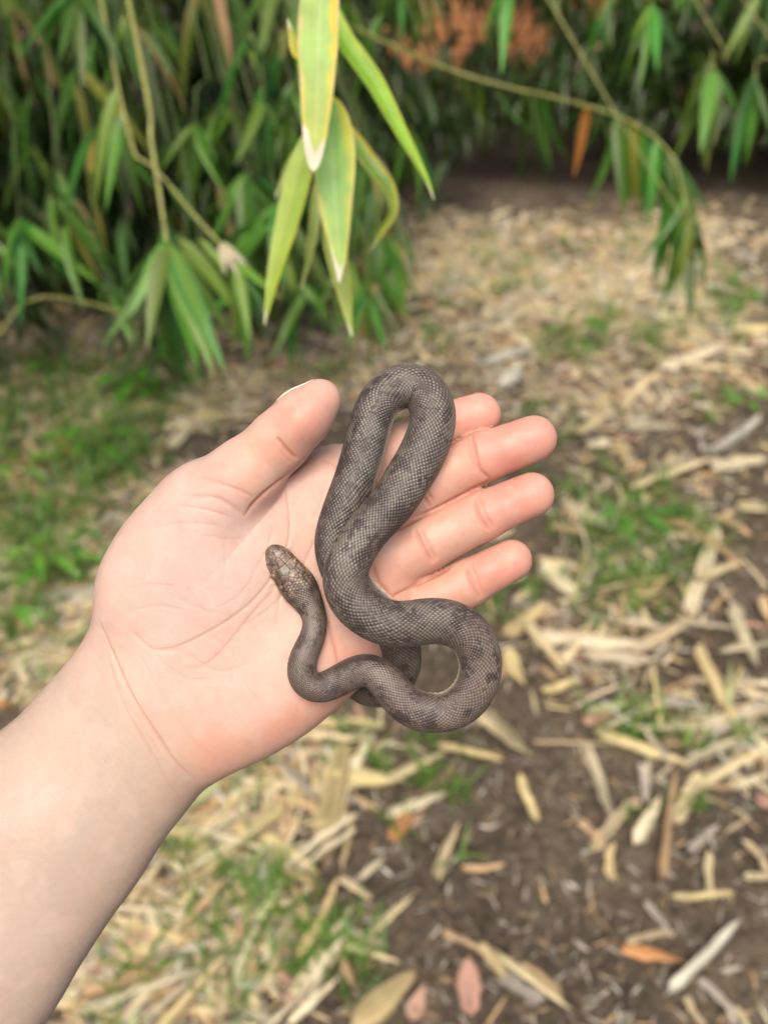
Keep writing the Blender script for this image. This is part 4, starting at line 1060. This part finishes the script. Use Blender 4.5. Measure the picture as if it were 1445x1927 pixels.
def place(x, y, ang, length, kind, tone, lift=0.004, width=None, label=None, tilt=0.0, roll=0.0):
    z = float(ground_z(np.array([x]), np.array([y]))[0])
    me = bank(kind, tone, random.randrange(3))
    o = link(NAMES[kind], me, label=label or 'dry %s %s %s' % (TONES[tone], WORDS[kind], beside(x, y, length)), cat=CATS[kind], group=None if label else 'dry litter on the ground')
    sy = length if width is None else width / (2 * NAT[kind])
    sz = min(length, sy) if width is not None else length
    o.matrix_world = Matrix.Translation((x, y, z + lift)) @ Matrix.Rotation(ang, 4, 'Z') @ Matrix.Rotation(tilt, 4, 'Y') @ Matrix.Rotation(roll, 4, 'X') @ Matrix.Diagonal((length, sy, sz, 1))
    return o

# pieces the photograph shows one by one: ends in photo pixels, width in px, kind, tone, (label)
PIECES = [
    (540, 1905, 665, 1715, 34, 'leaf', 'cream', 'long cream leaf with a pointed tip lying bare on brown soil'),
    (690, 1770, 775, 1695, 22, 'sheath', 'pale'), (640, 1780, 750, 1818, 24, 'sheath', 'pale'), (660, 1945, 780, 1840, 74, 'broad', 'yellow', 'broad smooth yellow leaf lying on brown soil'),
    (770, 1930, 800, 1860, 32, 'leaf', 'pink', 'pinkish leaf tucked beside the broad yellow leaf'), (882, 1920, 878, 1810, 52, 'broad', 'pink', 'pinkish brown leaf with a long stalk lying on soil'),
    (832, 1760, 900, 1790, 22, 'sheath', 'tan'), (900, 1785, 950, 1845, 28, 'flat', 'yellow'), (930, 1800, 1070, 1905, 20, 'sheath', 'pale'), (985, 1810, 1065, 1880, 18, 'sliver', 'tan'), (940, 1845, 1020, 1895, 40, 'flat', 'grey'),
    (1165, 1785, 1285, 1808, 30, 'leaf', 'orange', 'orange-tan pointed leaf touching the bleached sheath'), (1255, 1870, 1390, 1735, 40, 'sheath', 'white', 'wide bleached whitish sheath lying on bare soil'),
    (1260, 1695, 1375, 1690, 16, 'sliver', 'yellow'), (1328, 1610, 1332, 1700, 16, 'sliver', 'pale'), (1395, 1590, 1445, 1650, 16, 'sliver', 'pale'), (1395, 1655, 1460, 1660, 14, 'sliver', 'pale'),
    (1100, 1410, 1145, 1545, 34, 'sheath', 'cream', 'stout cream sheath lying alone on brown soil'), (1110, 1390, 1280, 1455, 32, 'sheath', 'yellow'), (1110, 1598, 1200, 1500, 26, 'sliver', 'pale'), (1190, 1600, 1240, 1505, 34, 'leaf', 'cream'),
    (1205, 1450, 1212, 1520, 22, 'sheath', 'grey'), (1240, 1670, 1262, 1470, 24, 'sheath', 'tan'), (1262, 1560, 1310, 1470, 40, 'flat', 'pale'), (1300, 1490, 1445, 1410, 26, 'sheath', 'pale'), (1280, 1450, 1445, 1380, 22, 'sliver', 'cream'),
    (1240, 1378, 1340, 1372, 26, 'sheath', 'pale'), (1302, 1230, 1378, 1385, 38, 'sheath', 'yellow', 'thick yellow sheath standing out across the pile of straw'), (1370, 1160, 1415, 1270, 34, 'sheath', 'cream'), (1300, 1380, 1450, 1345, 30, 'flat', 'cream'), (1330, 1400, 1450, 1330, 20, 'sheath', 'grey'),
    (1420, 1140, 1450, 1200, 18, 'sliver', 'tan'), (1290, 1165, 1345, 1000, 36, 'flat', 'cream', 'upright-lying cream sheath crossing the shorter pieces'), (1300, 1100, 1390, 1065, 26, 'sheath', 'pale'), (1250, 975, 1400, 1075, 12, 'sliver', 'tan'),
    (1070, 955, 1175, 1010, 32, 'sheath', 'cream', 'pale sheath lying just beyond the fingertips'), (1030, 990, 1160, 1020, 10, 'sliver', 'tan'), (1175, 815, 1258, 812, 32, 'flat', 'cream'), (1080, 830, 1140, 790, 22, 'sheath', 'pale'), (1110, 850, 1145, 838, 34, 'flat', 'cream'),
    (1330, 900, 1440, 880, 36, 'sheath', 'cream'), (1180, 930, 1330, 885, 26, 'sheath', 'pale'), (1330, 870, 1430, 800, 22, 'sliver', 'white'), (1380, 960, 1450, 970, 26, 'leaf', 'pale'), (1350, 980, 1410, 1020, 20, 'sheath', 'tan'),
    (950, 1205, 1030, 1145, 40, 'sheath', 'yellow'), (1010, 1205, 1225, 1228, 36, 'sheath', 'cream', 'long cream sheath lying in front of the grass clump'), (990, 1180, 1060, 1270, 30, 'sheath', 'pale'), (1020, 1060, 1080, 1130, 44, 'leaf', 'cream'), (1100, 1240, 1220, 1250, 26, 'flat', 'cream'), (1190, 1230, 1300, 1175, 28, 'sheath', 'pale'),
    (1200, 1070, 1330, 1210, 10, 'sliver', 'brown'), (950, 1230, 980, 1300, 34, 'leaf', 'yellow'), (890, 1345, 1000, 1440, 40, 'leaf', 'pale', 'straw-coloured leaf running out from under the snake loop'), (1020, 1315, 1085, 1295, 22, 'sliver', 'yellow'), (1240, 1325, 1330, 1348, 28, 'sheath', 'grey'), (820, 1415, 945, 1440, 22, 'sheath', 'yellow'), (720, 1480, 830, 1420, 22, 'sheath', 'pale'),
    (725, 1540, 835, 1500, 32, 'sheath', 'cream'), (975, 1465, 1005, 1550, 20, 'sliver', 'yellow'), (815, 1660, 860, 1555, 26, 'sheath', 'pale'), (735, 1590, 770, 1535, 36, 'broad', 'orange'), (610, 1600, 650, 1410, 56, 'flat', 'yellow', 'wide yellowish sheath lying between the hand and bare soil'), (600, 1465, 740, 1480, 46, 'broad', 'yellow'), (620, 1560, 690, 1390, 24, 'sliver', 'cream'),
    (320, 1550, 490, 1440, 34, 'leaf', 'green', 'greenish-white leaf lying close below the wrist'), (500, 1420, 600, 1520, 26, 'sheath', 'grey'), (520, 1380, 700, 1400, 24, 'sheath', 'pale'), (560, 1365, 720, 1362, 20, 'sliver', 'yellow'), (380, 1650, 535, 1530, 44, 'flat', 'yellow', 'frayed yellow sheath among grass beside the forearm'), (430, 1700, 540, 1560, 26, 'sheath', 'pale'),
    (500, 1590, 600, 1655, 30, 'sheath', 'yellow'), (640, 1660, 700, 1700, 20, 'sheath', 'pale'), (310, 1570, 400, 1610, 44, 'flat', 'yellow'), (330, 1580, 380, 1660, 30, 'flat', 'tan'), (270, 1810, 340, 1690, 36, 'leaf', 'green'), (220, 1760, 300, 1800, 80, 'broad', 'yellow', 'crumpled bright yellow leaf among grass near the forearm'),
    (340, 1800, 500, 1660, 24, 'sheath', 'tan'), (150, 1890, 350, 1820, 34, 'sheath', 'tan'), (160, 1915, 390, 1835, 36, 'sheath', 'cream', 'long cream sheath at the foot of the straw heap by the forearm'), (350, 1840, 405, 1820, 60, 'broad', 'yellow'), (420, 1930, 424, 1765, 22, 'sliver', 'pale'), (130, 1900, 240, 1880, 24, 'sheath', 'yellow'), (300, 1870, 360, 1900, 20, 'sheath', 'tan'), (450, 1820, 490, 1900, 20, 'sliver', 'pale'),
    (460, 1900, 520, 1940, 24, 'sheath', 'cream'), (1285, 1880, 1320, 1940, 16, 'sliver', 'pale'), (1320, 1840, 1390, 1930, 20, 'sliver', 'grey'), (1380, 1895, 1410, 1940, 18, 'sliver', 'pale'), (1215, 1700, 1260, 1760, 22, 'sheath', 'grey'), (1290, 1610, 1345, 1560, 22, 'sheath', 'grey'), (1415, 1510, 1450, 1540, 28, 'leaf', 'pink'),
    (1090, 1375, 1145, 1362, 34, 'broad', 'pink'), (1090, 1550, 1130, 1590, 24, 'sheath', 'tan'), (1140, 1660, 1145, 1590, 20, 'sliver', 'yellow'), (870, 1640, 950, 1630, 14, 'sliver', 'tan'), (1180, 1770, 1270, 1755, 16, 'sliver', 'pale'),
    (1230, 700, 1370, 660, 26, 'sheath', 'cream'), (1280, 690, 1400, 700, 22, 'sheath', 'pale'), (900, 690, 1000, 660, 34, 'flat', 'white'), (940, 740, 980, 690, 40, 'broad', 'white'), (1160, 760, 1240, 700, 24, 'sheath', 'pale'), (1380, 640, 1450, 630, 40, 'broad', 'yellow'),
    (160, 760, 240, 800, 34, 'sheath', 'pale'), (20, 870, 120, 850, 24, 'sheath', 'tan'), (0, 895, 210, 1000, 16, 'sliver', 'tan', 'long thin tan sliver lying in the grass left of the wrist'), (100, 1010, 180, 1030, 46, 'flat', 'cream'), (70, 1140, 190, 1110, 40, 'flat', 'white'), (30, 1180, 120, 1210, 32, 'sheath', 'tan'), (20, 1270, 90, 1240, 34, 'flat', 'cream'), (110, 820, 160, 880, 30, 'leaf', 'orange'),
    (0, 1335, 20, 1345, 30, 'broad', 'orange'), (320, 850, 370, 790, 26, 'flat', 'cream'), (380, 760, 470, 740, 20, 'sheath', 'pale'), (520, 690, 590, 680, 40, 'broad', 'pink'),
]
for P in PIECES:
    a, b = gp(P[0], P[1]), gp(P[2], P[3])
    mid = (a + b) / 2; L = float(np.linalg.norm(b - a))
    d = (mid - CAMP) @ FWD
    # the width is measured across the piece: allow for the ground seen at a slant
    ang = math.atan2(b[1] - a[1], b[0] - a[0])
    pe = gp((P[0] + P[2]) / 2 + P[4] / 2 * -(P[3] - P[1]) / math.hypot(P[2] - P[0], P[3] - P[1]), (P[1] + P[3]) / 2 + P[4] / 2 * (P[2] - P[0]) / math.hypot(P[2] - P[0], P[3] - P[1]))
    nrm_ = np.array([-math.sin(ang), math.cos(ang), 0])
    w = 2 * abs((pe - mid) @ nrm_)
    w = min(max(w, 0.006), 0.07)
    kind = P[5]
    if kind == 'flat': w *= 0.8
    if kind == 'broad': w *= 0.85
    place(mid[0], mid[1], ang, max(L, 0.02), kind, P[6], lift=0.010 + random.random() * 0.010, width=w, label=P[7] if len(P) > 7 else None, roll=random.uniform(-.25, .25), tilt=random.uniform(-.04, .04))

# how thick the litter lies, from the photograph
def density(px, py):
    d = 0.02
    def bl(cx, cy, rx, ry, a): return a * math.exp(-((px - cx) / rx) ** 2 - ((py - cy) / ry) ** 2)
    d += bl(1050, 560, 330, 170, 1.0) + bl(1150, 720, 330, 90, .7) + bl(1250, 930, 260, 120, .45) + bl(1130, 1180, 200, 150, .5) + bl(1380, 1400, 130, 130, .5)
    d += bl(150, 950, 260, 280, .9) + bl(100, 1200, 160, 140, .8) + bl(420, 1640, 230, 240, .6) + bl(250, 1850, 200, 120, .6) + bl(640, 1440, 200, 90, .45) + bl(80, 640, 260, 90, .7) + bl(560, 720, 200, 60, .6)
    d *= min(1, max(0.06, (py - 345 + 40 * math.sin(px * .011)) / 150))
    d *= 1 - 0.92 * math.exp(-(((px - 1000) / 420) ** 2 + ((py - 1680) / 260) ** 2) ** 2)
    return min(d, 1.0)
rl = random.Random(5)
count = 0
tones = ['pale'] * 5 + ['cream'] * 4 + ['tan'] * 3 + ['white'] * 2 + ['yellow'] * 2 + ['grey'] * 2 + ['pink', 'orange', 'brown']
while count < 100:
    px, py = rl.uniform(-20, 1465), rl.uniform(330, 1940)
    if rl.random() > density(px, py): continue
    g_ = gp(px, py)
    if g_[1] > 5.0: continue
    kind = rl.choice(['sheath', 'sheath', 'sheath', 'leaf', 'leaf', 'flat', 'sliver', 'sliver', 'sliver', 'sliver', 'broad'])
    L = rl.uniform(0.045, 0.125) * (0.55 if kind == 'broad' else 1)
    tn = rl.choice(tones)
    if kind == 'broad' and tn in ('pale', 'cream'): tn = 'tan'
    place(g_[0], g_[1], rl.uniform(0, 6.283), L, kind, tn, lift=rl.uniform(0.004, 0.016), width=L * rl.uniform(.10, .22) if kind != 'broad' else L * .4, tilt=rl.uniform(-.08, .08), roll=rl.uniform(-.3, .3))
    count += 1

for (x0, y0, x1, y1, n_) in ((110, 1400, 620, 1930, 60), (1000, 1000, 1445, 1440, 24), (0, 700, 330, 1330, 20)):
    for _ in range(n_):
        px, py = rl.uniform(x0, x1), rl.uniform(y0, y1); g_ = gp(px, py); L = rl.uniform(0.08, 0.17)
        kind = rl.choice(['sheath', 'sliver', 'sliver', 'leaf'])
        place(g_[0], g_[1], rl.gauss(0.75, .55), L, kind, rl.choice(['pale', 'cream', 'cream', 'tan', 'yellow', 'green']), lift=rl.uniform(0.012, 0.03), width=rl.uniform(.008, .019), tilt=rl.uniform(-.12, .12), roll=rl.uniform(-.3, .3))

def scatter(name, n, sizes, cols, seed, label, uniform=0.0, flat=True, zlift=(0.0, 0.012), far=0.0):
    """thousands of small bits of litter as one mesh"""
    g = np.random.default_rng(seed); rl = random.Random(seed)
    pts = []
    while len(pts) < n:
        px, py = rl.uniform(-120, 1560), rl.uniform(270, 2050)
        if rl.random() > max(uniform, density(px, py)): continue
        if rl.random() < far: py = 330 + (py - 270) * 0.27; px = px if py > 560 or px > 640 else px + 700
        if rl.random() > max(uniform, density(px, py)): continue
        q = gp(px, py)
        if far >= 1 and float(fbm(q[None], 2.6, 401, 2)[0]) < 0.46 + rl.uniform(-.06, .06): continue
        if q[1] < 6.3: pts.append(q[:2])
    P = np.array(pts); z = ground_z(P[:, 0], P[:, 1]) + g.uniform(*zlift, n)
    L = np.exp(g.uniform(np.log(sizes[0]), np.log(sizes[1]), n)); Wd = L * g.uniform(0.07, 0.22, n)
    an = g.uniform(0, 2 * np.pi, n); pit = g.normal(0, 0.22, n); rol = g.normal(0, 0.5, n)
    dx = np.stack([np.cos(an) * np.cos(pit), np.sin(an) * np.cos(pit), np.sin(pit)], 1)
    sx = np.stack([-np.sin(an), np.cos(an), np.zeros(n)], 1); up = np.cross(dx, sx)
    sx = sx * np.cos(rol)[:, None] + up * np.sin(rol)[:, None]; up = np.cross(dx, sx)
    o = np.c_[P, z]
    rows = []
    for t, h in ((-.5, .25), (-.25, .9), (.2, 1.0), (.5, .2)):
        c = o + dx * (L * t)[:, None]; bow = up * (Wd * 0.45)[:, None]
        rows += [c - sx * (Wd * h / 2)[:, None], c + bow * h, c + sx * (Wd * h / 2)[:, None]]
    Vv = np.stack(rows, 1).reshape(-1, 3)
    F = np.array([[r * 3 + q, r * 3 + q + 1, r * 3 + q + 4, r * 3 + q + 3] for r in range(3) for q in (0, 1)])
    F = (np.arange(n)[:, None, None] * 12 + F[None]).reshape(-1, 4)
    me = np_mesh(name, Vv, F)
    pal = np.array([PAL[k] for k in cols]); c = pal[g.integers(0, len(pal), n)] * g.uniform(.6, 1.15, n)[:, None]
    set_col(me, np.repeat(c, 12, 0))
    link(name, me, M_DRY2, kind='stuff', label=label, cat='litter')
M_DRY2 = leaf_material('dry_bits', (0, 0, 0), rough=0.7, transl=0.1, var=0.0, hue=0.0, tint=True, spec=0.25)
scatter('leaf_litter', 20000, (0.02, 0.10), ['pale', 'pale', 'pale', 'cream', 'cream', 'cream', 'tan', 'tan', 'white', 'grey', 'grey', 'yellow', 'brown', 'pink'], 21, 'loose straw-coloured leaf litter strewn thickly over the soil', far=0.5)
scatter('straw_litter', 6500, (0.035, 0.14), ['pale', 'pale', 'cream', 'cream', 'tan', 'white', 'yellow', 'grey'], 23, 'pale straw matted thickly over the far ground below the thicket', far=1.0)
scatter('soil_debris', 12000, (0.008, 0.04), ['brown', 'brown', 'grey', 'grey', 'tan', 'brown', 'grey', 'white'], 22, 'fine brown chips and crumbs strewn over the bare soil', uniform=0.5, zlift=(-0.004, 0.006))

# ---- grass and low weeds
def grass():
    g = np.random.default_rng(8); base = []; hl = []
    clumps = [(1190, 1010, 130, 110, 520), (1130, 1120, 120, 70, 150), (930, 1130, 90, 60, 90), (420, 1700, 170, 170, 210), (330, 1860, 120, 60, 60), (590, 1800, 120, 70, 90), (120, 900, 190, 170, 1100), (60, 1050, 130, 150, 650), (230, 850, 90, 90, 400), (120, 700, 200, 60, 500), (60, 1180, 90, 60, 150),
              (250, 760, 170, 70, 420), (60, 760, 120, 60, 240), (700, 1420, 110, 60, 90), (820, 1440, 60, 60, 60), (1120, 650, 150, 50, 300), (1350, 560, 150, 60, 340), (1240, 640, 200, 60, 240), (830, 560, 60, 60, 120), (1330, 780, 120, 60, 70), (930, 540, 90, 60, 260), (1000, 470, 160, 40, 160), (1150, 470, 90, 40, 160), (800, 640, 60, 40, 90), (1070, 820, 90, 60, 110), (1180, 1370, 130, 40, 110), (1290, 1390, 80, 40, 60),
              (480, 1420, 80, 50, 60), (640, 1790, 100, 60, 70), (940, 440, 60, 60, 50), (880, 1600, 300, 200, 50), (1250, 1530, 60, 40, 30), (600, 700, 120, 40, 90), (150, 1250, 120, 60, 80)]
    for cx, cy, rx, ry, n in clumps:
        tuft = [(g.normal(cx, rx * .5), g.normal(cy, ry * .5)) for _ in range(max(3, n // 9))]
        for k in range(n):
            tx, ty = tuft[g.integers(len(tuft))]
            q = gp(tx, min(ty, 1990)); base.append(q[:2] + g.normal(0, 0.012, 2)); hl.append(g.uniform(0.03, 0.11) * (1.1 if n > 200 else .8))
    P = np.array(base); n = len(P); H = np.array(hl)
    z = ground_z(P[:, 0], P[:, 1]) - 0.004
    an = g.uniform(0, 2 * np.pi, n); out = np.stack([np.cos(an), np.sin(an), np.zeros(n)], 1); s = np.stack([-np.sin(an), np.cos(an), np.zeros(n)], 1)
    lean = g.uniform(.3, 1.1, n); w = g.uniform(.0012, .0032, n)
    rows = []
    for t, h in ((0, 1), (.35, .95), (.7, .65), (1.0, .05)):
        c = np.c_[P, z] + np.array([0, 0, 1.0]) * (H * (t - .35 * lean * t ** 2))[:, None] + out * (H * lean * t ** 1.7)[:, None]
        rows += [c - s * (w * h)[:, None], c + s * (w * h)[:, None]]
    Vv = np.stack(rows, 1).reshape(-1, 3)
    F = np.array([[r * 2, r * 2 + 1, r * 2 + 3, r * 2 + 2] for r in range(3)]); F = (np.arange(n)[:, None, None] * 8 + F[None]).reshape(-1, 4)
    me = np_mesh('grass', Vv, F)
    hue = g.random(n)[:, None]; c = (np.array([0.075, 0.21, 0.03]) * (1 - hue) + np.array([0.17, 0.31, 0.05]) * hue) * g.uniform(.7, 1.2, n)[:, None]
    set_col(me, np.repeat(c, 8, 0))
    m = leaf_material('grass_blade', (0, 0, 0), rough=0.45, transl=0.35, var=0.0, hue=0.0, tint=True)
    link('grass', me, m, kind='stuff', label='short green grass growing in tufts through the leaf litter', cat='grass')
grass()

def weed(px, py, n, size, label, tone=(0.11, 0.33, 0.03), rounded=True):
    q = gp(px, py); z = float(ground_z(np.array([q[0]]), np.array([q[1]]))[0]); org = np.array([q[0], q[1], z])
    o = bpy.data.objects.new('weed', None); col.objects.link(o); o.location = org; o['_o'] = org.tolist(); o['label'] = label; o['category'] = 'plant'; o.empty_display_size = .03
    t = np.linspace(0, 1, 9); half = (0.30 if rounded else 0.12) * np.sin(np.pi * t ** .8) ** .7; half[0] = .02; half[-1] = .004
    v, f, W, T = strip_mesh(np.stack([t, t * 0, 0.12 * t - .3 * t ** 2], 1), np.array([[0, 0, 1.0]]), np.abs(half), fold=.25, nw=6)
    me = np_mesh('leaf', v, f); set_col(me, np.tile(tone, (len(v), 1)) * (0.85 + .3 * vnoise(v, 6.0, 4))[:, None]); me.materials.append(M_FRONT)
    sv, sf = [], []; kk = 0
    for k in range(n):
        az = k * 2.4 + random.uniform(-.3, .3); h = size * random.uniform(.5, 1.4); r = size * random.uniform(.25, .9)
        p = np.array([math.cos(az) * r, math.sin(az) * r, h])
        C, _ = spline(np.array([[0, 0, -.005], [p[0] * .25, p[1] * .25, h * .6], p]), 8)
        a, b = tube(C, np.linspace(.0016, .0008, 8), 5); sv.append(a); sf.append(b + kk); kk += len(a)
        add_leaf(o, org + p, np.array([math.cos(az), math.sin(az), -0.05]), np.array([0, -.2, 1.0]), size * random.uniform(.7, 1.15), me=me)
    link('stem', np_mesh('stem', np.vstack(sv), np.vstack(sf)), M_STEM, parent=o)
weed(255, 745, 11, 0.075, 'bright green round-leaved weed growing under the drooping bamboo fan')
weed(1395, 770, 6, 0.045, 'small round-leaved weed growing alone on bare soil')
weed(150, 1015, 7, 0.07, 'dark narrow-leaved weed growing in litter beside the wrist', tone=(0.06, 0.22, 0.03), rounded=False)
weed(1180, 1000, 8, 0.075, 'green narrow-leaved weed in the grass beyond the little finger', tone=(0.08, 0.30, 0.03), rounded=False)

for px_, py_, n_, w_ in ((45, 905, 8, 'low bamboo seedling in the grass beside the long tan sliver'), (95, 1075, 7, 'low bamboo seedling between grass tufts by the wrist'), (185, 850, 8, 'low bamboo seedling in litter below the thicket'), (330, 735, 8, 'low leafy seedling under the drooping leaf fan'),
                         (30, 1190, 6, 'low leafy seedling at the edge of the forearm'), (120, 700, 8, 'low leafy seedling at the foot of the thicket'), (1075, 655, 7, 'low leafy seedling in the pale litter beyond the snake'), (1380, 590, 8, 'low leafy seedling below the arching branch')):
    weed(px_, py_, n_, 0.085, w_, tone=random.choice(((0.07, 0.25, 0.02), (0.10, 0.32, 0.03), (0.14, 0.34, 0.04))), rounded=False)

for o in list(bpy.data.objects):
    if '_o' in o: del o['_o']
